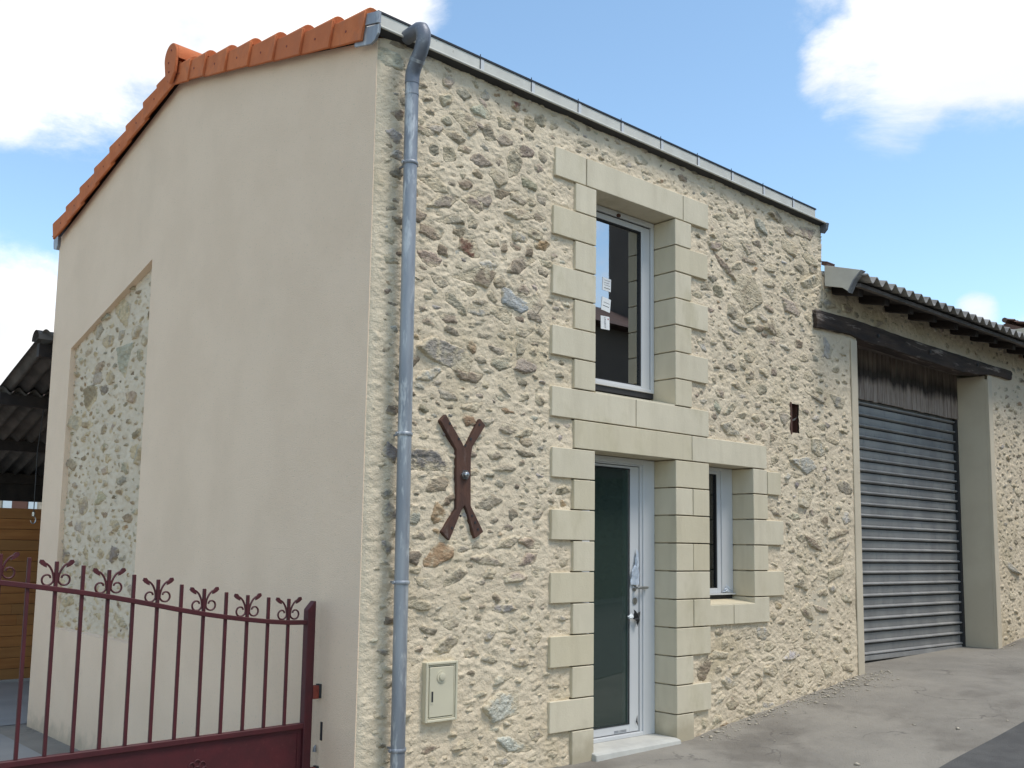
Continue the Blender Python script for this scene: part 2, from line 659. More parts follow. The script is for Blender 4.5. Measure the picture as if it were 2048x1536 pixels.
def axis(lo, hi, fine_lo, fine_hi, step):
    a = list(np.arange(fine_lo, fine_hi + 1e-6, step))
    s, v = step, fine_hi
    while v < hi:
        s *= 1.35
        v = min(v + s, hi)
        a.append(v)
    s, v = step, fine_lo
    while v > lo:
        s *= 1.35
        v = max(v - s, lo)
        a.insert(0, v)
    return np.array(a)


def sheet(name, xs, ys, mat, dz=0.0):
    X, Y = np.meshgrid(xs, ys, indexing='ij')
    V = np.stack([X, Y, gz(X, Y) + dz], -1).reshape(-1, 3)
    ny = len(ys)
    I, J = np.meshgrid(np.arange(len(xs) - 1), np.arange(ny - 1), indexing='ij')
    a = (I * ny + J).ravel()
    F = np.stack([a, a + ny, a + ny + 1, a + 1], -1)
    return structure(obj(name, np_mesh(name, V, F, mat)))


sheet('pavement', axis(-300, 300, -5, 13, .12), axis(-300, 300, -3, 7, .12), M_CONC)
road_x = axis(-300, 300, -5, 13, .12)
road_y = np.concatenate([axis(-7.4, -1.78, -3, -1.78, .12)])
sheet('road', road_x, road_y, M_ASPH, .008)
sheet('courtyard', axis(-9, -.30, -2.5, -.30, .12), axis(1.0, 9.79, 1.0, 9.79, .12), M_YARD, .006)
sheet('courtyard', axis(-.30, 3.5, -.30, 3.5, .12), axis(6.3, 9.79, 6.3, 9.79, .12), M_YARD, .006)

# ---------------------------------------------------------------- rubble walls
FRONT_STONES = """
0.56,4.65,0.11,0.11,l 0.70,4.61,0.14,0.10,l 0.55,4.52,0.12,0.08,l 0.90,4.67,0.08,0.07,l 0.15,4.29,0.10,0.09,d 0.14,4.14,0.14,0.10,g
0.35,4.31,0.07,0.06,b 0.37,4.24,0.14,0.05,b 0.57,4.37,0.11,0.08,b 0.75,4.42,0.19,0.17,b 0.86,4.43,0.07,0.06,b 0.94,4.40,0.12,0.11,b
1.09,4.38,0.15,0.09,b 0.61,4.29,0.18,0.06,b 0.46,4.29,0.09,0.06,l 0.86,4.53,0.17,0.08,l 0.87,4.61,0.11,0.05,l 1.20,4.68,0.08,0.07,r
1.29,4.68,0.06,0.04,r 1.32,4.58,0.13,0.11,b 1.44,4.64,0.14,0.10,b 1.58,4.64,0.08,0.06,b 1.08,4.52,0.14,0.09,l 1.33,4.49,0.10,0.05,b
1.23,4.50,0.08,0.05,b 0.72,4.22,0.14,0.07,b 0.59,4.15,0.14,0.10,b 0.45,4.14,0.09,0.08,b 0.88,4.17,0.18,0.11,b 1.18,4.25,0.16,0.17,b
1.30,4.35,0.17,0.09,b 1.03,4.09,0.15,0.11,b 0.49,3.90,0.21,0.09,b 0.73,3.96,0.12,0.07,d 0.54,3.79,0.24,0.10,b 0.79,3.85,0.20,0.12,b
0.91,3.91,0.21,0.09,b 1.05,3.98,0.13,0.07,d 1.21,4.00,0.17,0.09,b 1.23,3.88,0.27,0.10,b 1.32,4.13,0.16,0.08,b 1.42,4.27,0.11,0.07,b
1.46,4.36,0.11,0.09,b 1.43,3.90,0.11,0.06,d 1.36,3.99,0.08,0.06,d 1.46,4.04,0.10,0.06,b 0.62,3.69,0.17,0.06,b 0.80,3.70,0.11,0.09,b
1.05,4.22,0.07,0.06,d 0.71,4.03,0.07,0.05,d 0.19,3.58,0.07,0.06,d 0.17,3.89,0.11,0.08,d 0.44,3.56,0.17,0.10,d 0.69,3.62,0.10,0.07,d
0.78,3.53,0.17,0.13,r 0.55,3.47,0.09,0.08,d 1.26,3.71,0.16,0.08,u 1.39,3.76,0.14,0.07,d 1.46,3.69,0.15,0.08,o 1.25,3.51,0.30,0.10,d
0.43,3.39,0.20,0.10,b 0.88,3.35,0.29,0.10,d 1.06,3.35,0.12,0.09,b 0.96,3.44,0.16,0.09,w 1.35,3.62,0.09,0.06,d 0.98,3.61,0.11,0.06,d
1.10,3.60,0.06,0.10,b 1.22,3.63,0.10,0.05,d 1.29,3.33,0.13,0.08,b 1.48,3.49,0.12,0.07,b 1.50,3.57,0.12,0.05,b 1.20,3.23,0.23,0.13,u
1.08,3.11,0.21,0.10,b 0.85,3.10,0.16,0.08,g 0.66,3.13,0.16,0.09,b 0.99,3.22,0.12,0.07,b 0.61,3.01,0.16,0.06,b 0.79,3.23,0.13,0.07,b
0.91,3.16,0.16,0.05,b 0.71,3.07,0.08,0.05,b 1.26,3.11,0.10,0.05,d 1.40,3.15,0.18,0.08,b 0.65,2.92,0.16,0.06,b 0.63,2.76,0.41,0.19,g
0.46,2.61,0.21,0.09,w 0.82,2.84,0.08,0.09,o 1.29,3.02,0.14,0.08,b 1.10,2.98,0.08,0.07,b 1.09,2.77,0.20,0.08,b 1.33,2.78,0.18,0.10,b
0.82,2.63,0.19,0.07,d 0.90,2.77,0.11,0.06,b 1.47,2.55,0.10,0.08,b 1.33,2.56,0.09,0.06,b 0.62,2.48,0.17,0.06,b 1.47,3.06,0.10,0.09,b
1.27,2.90,0.09,0.09,b 1.29,2.66,0.12,0.05,d 1.03,2.86,0.14,0.06,l 0.52,3.25,0.15,0.07,b 1.43,3.27,0.10,0.09,l 0.81,2.43,0.15,0.07,o
0.43,2.38,0.10,0.05,b 1.17,2.31,0.16,0.06,b 1.13,2.20,0.18,0.08,b 1.32,2.24,0.13,0.06,b 1.05,2.12,0.12,0.06,b 1.33,2.15,0.16,0.06,b
0.48,2.05,0.30,0.15,a 0.53,1.89,0.19,0.09,b 0.56,1.71,0.13,0.12,o 0.38,1.68,0.10,0.11,g 1.14,2.04,0.19,0.06,b 1.11,1.93,0.12,0.06,b
0.59,1.44,0.25,0.15,o 0.71,1.29,0.22,0.09,b 0.99,1.41,0.23,0.10,b 1.17,1.53,0.18,0.07,b 1.40,1.52,0.17,0.07,b 1.23,1.72,0.10,0.08,b
1.18,1.63,0.08,0.05,d 1.36,1.41,0.14,0.08,b 1.25,1.29,0.20,0.07,b 1.45,1.32,0.09,0.07,b 0.39,1.43,0.10,0.09,d 0.16,2.08,0.13,0.10,a
0.16,1.82,0.10,0.08,a 0.17,1.69,0.12,0.09,a 0.18,1.49,0.10,0.10,a 0.39,1.34,0.09,0.05,b 0.91,1.51,0.12,0.06,b 0.78,1.48,0.08,0.05,b
0.83,1.38,0.07,0.05,b 0.19,2.35,0.08,0.06,d 1.15,0.45,0.37,0.16,w 0.17,0.84,0.10,0.04,a 0.87,0.81,0.15,0.06,b 1.14,0.61,0.18,0.06,l
0.95,0.52,0.10,0.04,l 1.24,0.17,0.27,0.10,w 0.17,0.29,0.09,0.03,d 1.16,0.07,0.18,0.06,w 0.70,0.99,0.12,0.07,b 1.03,0.75,0.14,0.06,l
1.45,0.85,0.15,0.06,l 1.31,0.71,0.11,0.06,b 1.48,0.54,0.10,0.05,b 3.64,4.43,0.17,0.07,b 3.83,4.50,0.16,0.08,d 4.05,4.58,0.12,0.07,b
4.30,4.48,0.21,0.12,g 4.57,4.63,0.24,0.08,b 4.76,4.56,0.16,0.13,b 5.03,4.58,0.21,0.12,b 3.57,4.16,0.21,0.09,b 3.78,4.18,0.16,0.06,b
4.07,4.21,0.12,0.10,b 4.21,4.31,0.17,0.07,b 4.73,4.39,0.29,0.14,d 5.01,4.47,0.16,0.09,b 5.06,4.35,0.28,0.11,b 3.70,4.00,0.19,0.07,b
3.90,4.03,0.22,0.08,b 4.06,3.85,0.49,0.23,b 3.60,3.75,0.17,0.13,b 3.44,3.75,0.15,0.07,b 4.42,3.97,0.21,0.10,b 4.72,3.99,0.22,0.14,l
4.94,4.21,0.18,0.09,b 5.16,4.25,0.19,0.08,b 5.12,4.12,0.31,0.12,g 4.76,3.80,0.33,0.18,b 3.85,3.59,0.23,0.11,b 4.39,3.73,0.17,0.07,d
3.93,3.50,0.30,0.06,l 4.21,3.51,0.16,0.07,d 4.46,3.54,0.26,0.11,d 4.08,3.58,0.16,0.07,b 4.29,3.62,0.15,0.08,l 3.53,3.85,0.13,0.07,b
4.45,3.42,0.15,0.07,b 4.09,3.24,0.22,0.11,b 3.76,3.29,0.17,0.09,b 3.76,3.10,0.19,0.09,b 4.86,3.47,0.13,0.09,d 4.06,3.06,0.16,0.11,b
4.32,3.13,0.17,0.07,b 3.88,2.95,0.21,0.08,b 4.26,2.96,0.19,0.10,b 4.46,3.14,0.11,0.09,d 5.34,3.50,0.24,0.18,g 5.05,3.75,0.12,0.08,d
4.41,4.11,0.17,0.08,l 4.27,4.19,0.17,0.06,b 4.09,4.12,0.20,0.06,b 5.58,2.99,0.29,0.13,g 3.78,2.73,0.20,0.08,l 3.58,2.72,0.14,0.08,l
4.61,2.73,0.16,0.10,b 5.15,2.98,0.34,0.05,b 5.16,2.50,0.24,0.17,w 4.97,2.33,0.41,0.16,w 4.92,1.99,0.30,0.14,w 5.69,1.84,0.21,0.14,w
5.01,2.62,0.14,0.08,b 5.46,2.58,0.25,0.08,b 5.65,2.14,0.23,0.11,b 4.84,1.62,0.15,0.09,g 5.09,1.58,0.18,0.10,d 5.37,1.29,0.45,0.12,l
5.46,1.43,0.25,0.09,b 4.74,1.83,0.23,0.08,l 4.92,1.32,0.21,0.08,b 4.81,1.22,0.23,0.08,b 5.20,1.12,0.19,0.06,d 5.27,1.79,0.15,0.12,d
4.41,1.86,0.17,0.05,b 5.28,2.71,0.23,0.08,b 5.56,1.69,0.38,0.07,d 3.36,0.53,0.23,0.12,d 3.65,0.72,0.12,0.08,b 3.86,0.77,0.16,0.06,b
3.57,0.63,0.21,0.06,b 3.56,0.82,0.12,0.07,b 4.45,1.03,0.15,0.07,o 4.52,0.87,0.14,0.08,b 4.82,1.21,0.22,0.08,b 4.91,0.94,0.20,0.08,d
5.20,1.12,0.17,0.06,d 5.20,0.96,0.21,0.06,b 4.31,0.66,0.20,0.08,b 4.65,0.56,0.23,0.10,w 4.95,0.73,0.22,0.08,w 5.25,0.73,0.17,0.07,b
5.46,0.68,0.22,0.08,l 4.32,0.45,0.22,0.10,l 4.02,0.59,0.16,0.07,b 3.85,0.49,0.17,0.07,b 3.57,0.26,0.21,0.05,l 3.53,0.09,0.16,0.07,b
4.27,0.13,0.23,0.17,w 3.72,0.40,0.20,0.09,w 5.26,0.42,0.21,0.12,l 4.15,0.36,0.13,0.06,b 3.54,0.34,0.12,0.04,d 4.37,0.93,0.10,0.07,d
3.37,0.09,0.08,0.07,l 5.63,1.06,0.18,0.09,l 4.91,0.62,0.15,0.06,b 5.04,0.61,0.11,0.09,b
"""
RECESS_STONES = """
4.32,3.70,0.63,0.18,g 4.81,3.72,0.37,0.12,g 4.94,3.58,0.28,0.21,g 4.65,3.45,0.36,0.14,g 4.24,3.18,0.28,0.28,g 3.84,3.20,0.18,0.13,g
4.84,3.20,0.31,0.10,b 4.86,3.09,0.37,0.14,g 4.53,3.06,0.32,0.11,b 4.66,2.96,0.30,0.10,a 5.03,2.91,0.38,0.25,b 3.98,3.43,0.32,0.12,w
5.45,2.71,0.40,0.15,g 3.81,2.28,0.31,0.15,w 4.00,2.83,0.24,0.12,b 5.09,1.63,0.38,0.14,g 4.21,1.64,0.25,0.10,g 4.51,1.38,0.23,0.10,b
5.52,1.34,0.33,0.18,a 5.44,2.28,0.27,0.10,b 5.28,0.90,0.38,0.11,g 5.04,1.84,0.22,0.16,g 4.03,2.18,0.21,0.10,g 4.59,1.89,0.29,0.08,l
4.09,2.06,0.30,0.08,g 5.05,2.64,0.38,0.09,b
"""
TINT = dict(b=(.425, .36, .27), d=(.325, .262, .19), l=(.53, .475, .38), g=(.45, .42, .365), w=(.56, .52, .46), u=(.46, .455, .445),
            r=(.25, .115, .08), o=(.40, .275, .165), a=(.32, .285, .255))
CAM = np.array((-3.481, -5.148, 1.49))


class Stone:
    def __init__(s, rng, u, w, a, b, key, ang=None):
        s.u, s.w, s.a, s.b = u, w, a, b
        s.ang = rng.gauss(0, .22) if ang is None else ang
        n = rng.choice((4, 5, 5, 6, 7))
        t0 = rng.uniform(0, 6.28)
        s.edges = []
        for k in range(n):
            t = t0 + 6.283 * (k + rng.uniform(-.33, .33)) / n
            s.edges.append((math.cos(t), math.sin(t), rng.uniform(.60, 1.12)))
        s.prot = rng.uniform(-.003, .0075)
        s.bed = rng.gauss(0, .5)
        s.smear = rng.random() ** 1.5
        s.tu, s.tw = rng.gauss(0, .11), rng.gauss(-.03, .12)
        j = rng.uniform(.82, 1.18)
        c = TINT[key]
        s.tint = tuple(min(.7, x * j * rng.uniform(.95, 1.05)) for x in c)

    def sd(s, U, W):
        c, n = math.cos(s.ang), math.sin(s.ang)
        p, q = ((U - s.u) * c + (W - s.w) * n) / s.a, (-(U - s.u) * n + (W - s.w) * c) / s.b
        e = np.full(p.shape, -9.0)
        for cx, cz, dd in s.edges:
            v = p * cx + q * cz - dd
            # softened corner: smooth maximum
            hh = np.clip(.5 + .5 * (v - e) / .03, 0, 1)
            e = e + (v - e) * hh + .03 * hh * (1 - hh) * .6
        return e * min(s.a, s.b) * np.sqrt(1 + (max(s.a, s.b) / min(s.a, s.b) - 1) * .3)


class Rubble:
    def __init__(s, u0, u1, w0, w1, res, seed, keep_out, density, parse=None, size=1.0):
        s.seed = seed
        s.u0, s.w0, s.res = u0, w0, res
        s.nu, s.nw = int(round((u1 - u0) / res)) + 1, int(round((w1 - w0) / res)) + 1
        s.U, s.W = np.meshgrid(np.linspace(u0, u1, s.nu), np.linspace(w0, w1, s.nw), indexing='ij')
        s.ru, s.rw = (u1 - u0) / (s.nu - 1), (w1 - w0) / (s.nw - 1)
        s.SD = np.full(s.U.shape, .3)
        s.ID = np.full(s.U.shape, -1, int)
        s.occ = np.full(s.U.shape, .3)
        for (a, b, c, d) in keep_out:
            dx = np.maximum(np.maximum(a - s.U, s.U - b), 0)
            dz = np.maximum(np.maximum(c - s.W, s.W - d), 0)
            ins = np.minimum(np.minimum(s.U - a, b - s.U), np.minimum(s.W - c, d - s.W))
            s.occ = np.minimum(s.occ, np.where(ins > 0, -ins, np.hypot(dx, dz)))
        s.wu = s.U + .010 * fbm(s.U, s.W, .030, seed + 3, 3)
        s.ww = s.W + .008 * fbm(s.U, s.W, .026, seed + 4, 3)
        rng = random.Random(seed)
        s.rng = rng
        s.stones = []
        for e in (parse or '').split():
            u, w, a, b, k = e.split(',')
            u, w, a, b = float(u), float(w), float(a) * .57 * size, float(b) * .54
            if u < u0 or u > u1:
                continue
            if seed == 11:
                a = min(a, max(.03, (u - .055) * .9))
            a = min(a, max(.03, 5.79 - u)) if 5.4 < u < 5.95 and w < 3.6 else a
            s.put(Stone(rng, u, w, a, b, k))
        n = int(density * (u1 - u0) * (w1 - w0))
        for big, cnt in ((1.0, n), (.62, n), (.40, n // 3)):
            for _ in range(cnt):
                u, w = rng.uniform(u0, u1), rng.uniform(w0, w1)
                a = min(.15, max(.024, rng.lognormvariate(math.log(.052), .45))) * big
                b = a * rng.uniform(.24, .62)
                if w < 1.5 and rng.random() < .5:
                    continue
                gap = rng.uniform(.009, .028) if big > .5 else rng.uniform(.009, .02)
                ok = True
                for k in range(9):
                    t = k * .785
                    rr = 0 if k == 8 else 1.0
                    x, z = u + a * rr * math.cos(t), w + b * rr * math.sin(t)
                    i, j = int(round((x - u0) / s.ru)), int(round((z - w0) / s.rw))
                    if i < 0 or j < 0 or i >= s.nu or j >= s.nw:
                        continue
                    if s.occ[i, j] < gap:
                        ok = False
                        break
                if ok:
                    s.put(Stone(rng, u, w, a, b, rng.choices('bdlgoaw', (44, 17, 16, 10, 4, 4, 4))[0]))

    def put(s, st):
        m = 1.6 * max(st.a, st.b) + .02
        i0, i1 = max(0, int((st.u - m - s.u0) / s.ru)), min(s.nu, int((st.u + m - s.u0) / s.ru) + 2)
        j0, j1 = max(0, int((st.w - m - s.w0) / s.rw)), min(s.nw, int((st.w + m - s.w0) / s.rw) + 2)
        if i1 <= i0 or j1 <= j0:
            return
        sl = (slice(i0, i1), slice(j0, j1))
        d = np.maximum(st.sd(s.wu[sl], s.ww[sl]), -s.occ[sl] * 0 - 9)
        d = np.maximum(d, .004 - np.minimum(s.occ[sl] + .006, .3) * 1.0) if False else d
        lower = d < s.SD[sl]
        s.ID[sl] = np.where(lower, len(s.stones), s.ID[sl])
        s.SD[sl] = np.minimum(s.SD[sl], d)
        s.occ[sl] = np.minimum(s.occ[sl], d)
        s.stones.append(st)

    def finish(s, hole, to_world, flip, smooth_w=None, wall_name='front_wall', parent=None, mat=None, bias_fn=lambda u, w: 0.0, warm=(1, 1, 1)):
        """hole(U,W)->True where a face is left out; to_world(U,W,H)->x,y,z arrays (H = relief outwards)"""
        U, W, SD, ID = s.U.copy(), s.W.copy(), s.SD, s.ID
        sdl = s.seed * 0 + 900
        hm = .010 * fbm(U, W, .42, sdl, 2) + .007 * fbm(U, W, .10, sdl + 7, 3) + .0045 * fbm(U, W, (.05, .026), sdl + 11, 2)
        hm = hm + .008 * sstep(.3, .8, fbm(U, W, (.055, .03), sdl + 13, 3))
        lump = fbm(U, W, .6, sdl + 23, 2)
        if smooth_w is not None:
            hm = hm * smooth_w(U, W)
        prot = np.zeros(U.shape)
        ids = np.clip(ID, 0, None)
        A = lambda f: np.array([f(t) for t in s.stones])[ids]
        du, dw = U - A(lambda t: t.u), W - A(lambda t: t.w)
        ra, rb = A(lambda t: t.a), A(lambda t: t.b)
        dome = np.clip(1 - (du / ra) ** 2 * .6 - (dw / rb) ** 2 * .6, -.3, 1)
        bd = A(lambda t: t.bed)
        bt, bn = du * np.cos(bd) + dw * np.sin(bd) + ids * 3.7, -du * np.sin(bd) + dw * np.cos(bd)
        ph_ = bn / .026 + 1.3 * fbm(bt, bn, (.06, .03), sdl + 31, 2) + ids * .37
        flake = (ph_ - np.floor(ph_)) ** 1.6                       # overlapping flakes, like broken schist
        rough = .0065 * flake + .005 * fbm(bt, bn, (.07, .03), sdl + 33, 3) + .005 * np.abs(fbm(bt, bn, (.035, .015), sdl + 37, 2))
        hs = A(lambda t: t.prot) + A(lambda t: t.tu) * du + A(lambda t: t.tw) * dw + .002 * dome + rough + .5 * hm
        w = sstep(0, .009, -SD)
        H = hm + np.maximum(hs - hm, -.003) * w - .003 * np.exp(-(SD / .008) ** 2) + .006 * lump * np.exp(-((SD - .015) / .015) ** 2)
        # pull grid vertices onto the stone outlines
        gu, gw = np.gradient(SD, s.ru, s.rw)
        g2 = gu * gu + gw * gw + 1e-6
        near = np.abs(SD) < .62 * s.res
        lim = .55 * s.res
        mu, mw = np.clip(-SD * gu / g2, -lim, lim) * near, np.clip(-SD * gw / g2, -lim, lim) * near
        mu[0], mu[-1], mw[:, 0], mw[:, -1] = 0, 0, 0, 0
        U, W = U + mu, W + mw
        S2 = np.where(near, 0, SD)
        x, y, z = to_world(U, W, H)
        V = np.stack([x, y, z], -1).reshape(-1, 3)
        nw = s.nw
        I, J = np.meshgrid(np.arange(s.nu - 1), np.arange(nw - 1), indexing='ij')
        a = (I * nw + J).ravel()
        F = np.stack([a, a + nw, a + nw + 1, a + 1], -1)
        if flip:
            F = F[:, ::-1]
        fc = lambda T: T.ravel()[F].mean(1)
        keep = ~hole(fc(s.U), fc(s.W))
        inside = fc(S2) < -1e-4
        fid = ID.ravel()[F].copy()
        k = S2.ravel()[F].argmin(1)
        fid = fid[np.arange(len(F)), k]
        s.V, s.F = V, F
        # lime wiped over the stones: more at their edges, patchy inside
        sm = A(lambda t: t.smear)
        bias = .20 * sstep(1.9, .9, W) + bias_fn(U, W)
        covered = sstep(.002, -.004, hs - hm)
        cov = np.maximum(covered, sstep(.35, .75, .5 + .5 * fbm(U, W, .05, sdl + 51, 3) + (sm - .5) * .55 + .30 * np.exp(-(SD / .012) ** 2) - .12 + bias))
        tn = np.array([t.tint for t in s.stones])[ids]
        tv = 1 + .24 * fbm(bt, bn, (.06, .02), sdl + 61, 3)[..., None]
        tn = tn * tv * (1 - .92 * cov[..., None]) + np.array((.665, .57, .405)) * .92 * cov[..., None]
        tn = tn * np.array(warm)
        s.T = np.concatenate([tn, np.ones(tn.shape[:2] + (1,))], -1).reshape(-1, 4)
        mf = F[keep & ~inside]
        s.wall = obj(wall_name, np_mesh(wall_name, *compact(V, mf), mat or M_MORTAR), parent)
        sel = keep & inside
        s.sF, s.sid = F[sel], fid[sel]
        return s.wall

    def pieces(s):
        """(score, stone index, faces) of each stone that has faces"""
        order = np.argsort(s.sid, kind='stable')
        sid, sF = s.sid[order], s.sF[order]
        cuts = np.flatnonzero(np.diff(sid)) + 1
        out = []
        for grp in np.split(np.arange(len(sid)), cuts):
            if len(grp) == 0:
                continue
            f = sF[grp]
            c = s.V[f[:, 0]].mean(0)
            area = len(grp) * s.ru * s.rw
            out.append((area / ((c - CAM) ** 2).sum(), int(sid[grp[0]]), f))
        return out


def compact(V, F):
    used, inv = np.unique(F, return_inverse=True)
    return V[used], inv.reshape(F.shape)


def skirted(V, F, inward):
    """close a patch with a skirt that runs back into the wall"""
    E = np.concatenate([F[:, [0, 1]], F[:, [1, 2]], F[:, [2, 3]], F[:, [3, 0]]])
    key = np.sort(E, 1)
    _, idx, cnt = np.unique(key, axis=0, return_index=True, return_counts=True)
    b = E[idx[cnt == 1]]
    bv, inv = np.unique(b, return_inverse=True)
    inv = inv.reshape(b.shape)
    n = len(V)
    V2 = np.concatenate([V, V[bv] + inward])
    Q = np.stack([b[:, 1], b[:, 0], n + inv[:, 0], n + inv[:, 1]], -1)
    return V2, np.concatenate([F, Q])


def emit_stones(rubbles, limit):
    """rubbles: list of (Rubble, inward vector); the largest become single stones, the rest one part per wall"""
    allp = []
    for r, inward in rubbles:
        allp += [(p[0], r, p[1], p[2], inward) for p in r.pieces()]
    allp.sort(key=lambda t: -t[0])
    rest = {}
    for n, (sc_, r, k, f, inward) in enumerate(allp):
        st = r.stones[k]
        if n < limit:
            used, inv = np.unique(f, return_inverse=True)
            V, F = skirted(r.V[used], inv.reshape(f.shape), np.array(inward))
            t = np.tile(np.array(st.tint + (1,)), (len(V), 1))
            t[:len(used)] = r.T[used]
            obj('stone', np_mesh('stone', V, F, M_STONE, True, t), r.wall)
        else:
            rest.setdefault(id(r), (r, []))[1].append((f, st.tint))
    for r, lst in rest.values():
        F = np.concatenate([f for f, _ in lst])
        T = r.T
        used, inv = np.unique(F, return_inverse=True)
        o = obj('small_stones', np_mesh('small_stones', r.V[used], inv.reshape(F.shape), M_STONE, True, T[used]), r.wall)
        o['kind'] = 'stuff'
    print('stones', len(allp))


# ---------------------------------------------------------------- the house
HOUSE = thing('stone_house', 'two-storey house with rubble stone front, cream rendered gable and orange tile verge', 'house', (2.6, 3, -.2))
X0, XR = 0.0, 5.31
H1, LB, LT = .225, 2.227, 2.444           # block course, underside and top of the door lintel
WB, HW, WT = 2.673, .226, 4.255           # upper window sill, its course, underside of its lintel
DX0, DX1 = 2.029, 2.981                   # door and upper window opening
SX0, SX1 = 3.43, 4.062                    # small window opening
YM = .024                                 # mean plane of the mortar; the cut blocks stand proud of it at y = 0

blocks = []                               # polygons in x,z
for k in range(10):                       # door: left jamb and pier
    z1, z0 = LB - k * H1, LB - (k + 1) * H1
    if k == 9:
        z0 = -.12
    wide = k % 2 == 0
    blocks.append([(1.572 if wide else 1.798, z0), (DX1 - .952, z0), (DX1 - .952, z1), (1.572 if wide else 1.798, z1)])
    if k < 5:
        if wide:
            blocks.append([(DX1, z0), (SX0, z0), (SX0, z1), (DX1, z1)])
        else:
            blocks.append([(DX1, z0), (3.207, z0), (3.207, z1), (DX1, z1)])
            blocks.append([(3.207, z0), (SX0, z0), (SX0, z1), (3.207, z1)])
    else:
        xe = 3.207 if k in (5, 7, 9) else SX0 + .005
        blocks.append([(DX1, z0), (xe, z0), (xe, z1), (DX1, z1)])
zs0, zs1 = LB - 6 * H1, LB - 5 * H1
SILL = zs1 - .055
blocks.append([(3.207, zs0), (3.757, zs0), (3.757, SILL), (SX0, SILL), (SX0, zs1), (3.207, zs1)])
blocks.append([(3.757, zs0), (4.289, zs0), (4.289, zs1), (SX1, zs1), (SX1, SILL), (3.757, SILL)])
for k in range(5):                        # small window: right jamb
    z1, z0 = LB - k * H1, LB - (k + 1) * H1
    xe = 4.53 if k % 2 == 0 else 4.289
    if k == 0:
        blocks.append([(SX1, z0), (4.283, z0), (4.283, z1), (SX1, z1)])
        blocks.append([(4.283, z0), (4.50, z0), (4.50, z1 - .012), (4.283, z1 - .012)])
    else:
        blocks.append([(SX1, z0), (xe, z0), (xe, z1), (SX1, z1)])
blocks.append([(1.798, LB), (3.197, LB), (3.197, LT), (1.798, LT)])
blocks.append([(3.197, LB), (4.28, LB), (4.28, LT), (3.197, LT)])
blocks.append([(1.565, LT), (2.495, LT), (2.495, WB), (1.565, WB)])
blocks.append([(2.495, LT), (3.432, LT), (3.432, WB), (2.495, WB)])
for k in range(7):
    z0, z1 = WB + k * HW, WB + (k + 1) * HW
    wide = k % 2 == 1
    blocks.append([(1.56 if wide else 1.795, z0), (DX0, z0), (DX0, z1), (1.56 if wide else 1.795, z1)])
    blocks.append([(DX1, z0), (3.43 if wide else 3.205, z0), (3.43 if wide else 3.205, z1), (DX1, z1)])
TT = 4.484
for a, b in ((1.579, 1.915), (1.915, 3.095), (3.095, 3.444)):
    blocks.append([(a, WT), (b, WT), (b, TT), (a, TT)])

keep_out = [(DX0, DX1, -.3, LB), (SX0, SX1, zs0, LB), (DX0, DX1, WB, WT), (.44, .75, .36, .79), (4.70, 4.86, 2.58, 2.90), (-1, .045, -1, 6)]
for b in blocks:
    xs_, zs_ = [p[0] for p in b], [p[1] for p in b]
    keep_out.append((min(xs_) - .004, max(xs_) + .004, min(zs_) - .004, max(zs_) + .004))
keep_front = keep_out + [(5.80, 9.22, -.3, 3.72), (5.12, 9.78, 3.64, 3.87)]


def hole_house(u, w):
    h = ((u > DX0 - .06) & (u < DX1 + .06) & (w < LB + .06)) | ((u > SX0 - .06) & (u < SX1 + .06) & (w > SILL - .03) & (w < LB + .06))
    h |= (u > DX0 - .06) & (u < DX1 + .06) & (w > WB - .06) & (w < WT + .06)
    def in_blocks(x, z):
        r = np.zeros(x.shape, bool)
        for b in blocks:
            bx_, bz_ = [p[0] for p in b], [p[1] for p in b]
            r |= (x > min(bx_) - .006) & (x < max(bx_) + .006) & (z > min(bz_) - .006) & (z < max(bz_) + .006)
        return r
    e = .02
    h |= in_blocks(u, w) & in_blocks(u - e, w) & in_blocks(u + e, w) & in_blocks(u, w - e) & in_blocks(u, w + e)
    h |= (u > 4.718) & (u < 4.838) & (w > 2.603) & (w < 2.878)
    h |= (u > .475) & (u < .715) & (w > .40) & (w < .755)
    return h


def front_world(U, W, H):
    r = .11
    t = np.clip((r - U) / r, 0, 1)
    H = H * sstep(-.005, .05, U) 
    y = YM - H + r * (1 - np.sqrt(np.clip(1 - t * t, 0, 1))) * .45
    return U, y, W


rub = Rubble(0.004, XR, -.25, 4.775, .0078, 11, keep_front, 430, FRONT_STONES)
front_wall = rub.finish(hole_house, front_world, False, None, 'front_wall', HOUSE, None, lambda u, w: .16 * sstep(3.2, 4.2, u))

# recessed rubble panel in the gable
RY0, RY1, RZ0 = 3.55, 5.56, .62
RZL, RZR = 3.485, 4.025                   # top of the panel at y = RY1 and y = RY0


def rtop(y):
    return RZL + (RZR - RZL) * (RY1 - y) / (RY1 - RY0)


rub2 = Rubble(RY0 - .02, RY1 + .02, RZ0 - .02, RZR + .03, 0.0125, 23, [], 520, RECESS_STONES, .8)
recess_wall = rub2.finish(lambda u, w: w > rtop(u) + .03, lambda U, W, H: (.052 - 1.5 * H, U, W), True, None, 'recess_panel', HOUSE,
                          material('grey_mortar', (.70, .585, .44), (.63, .525, .39), 2.2, .95, bump=.8, bscale=90, bump2=.5, bscale2=26), warm=(1.07, .98, .86))
emit_stones([(rub, (0, .03, 0)), (rub2, (.03, 0, 0))], 300)

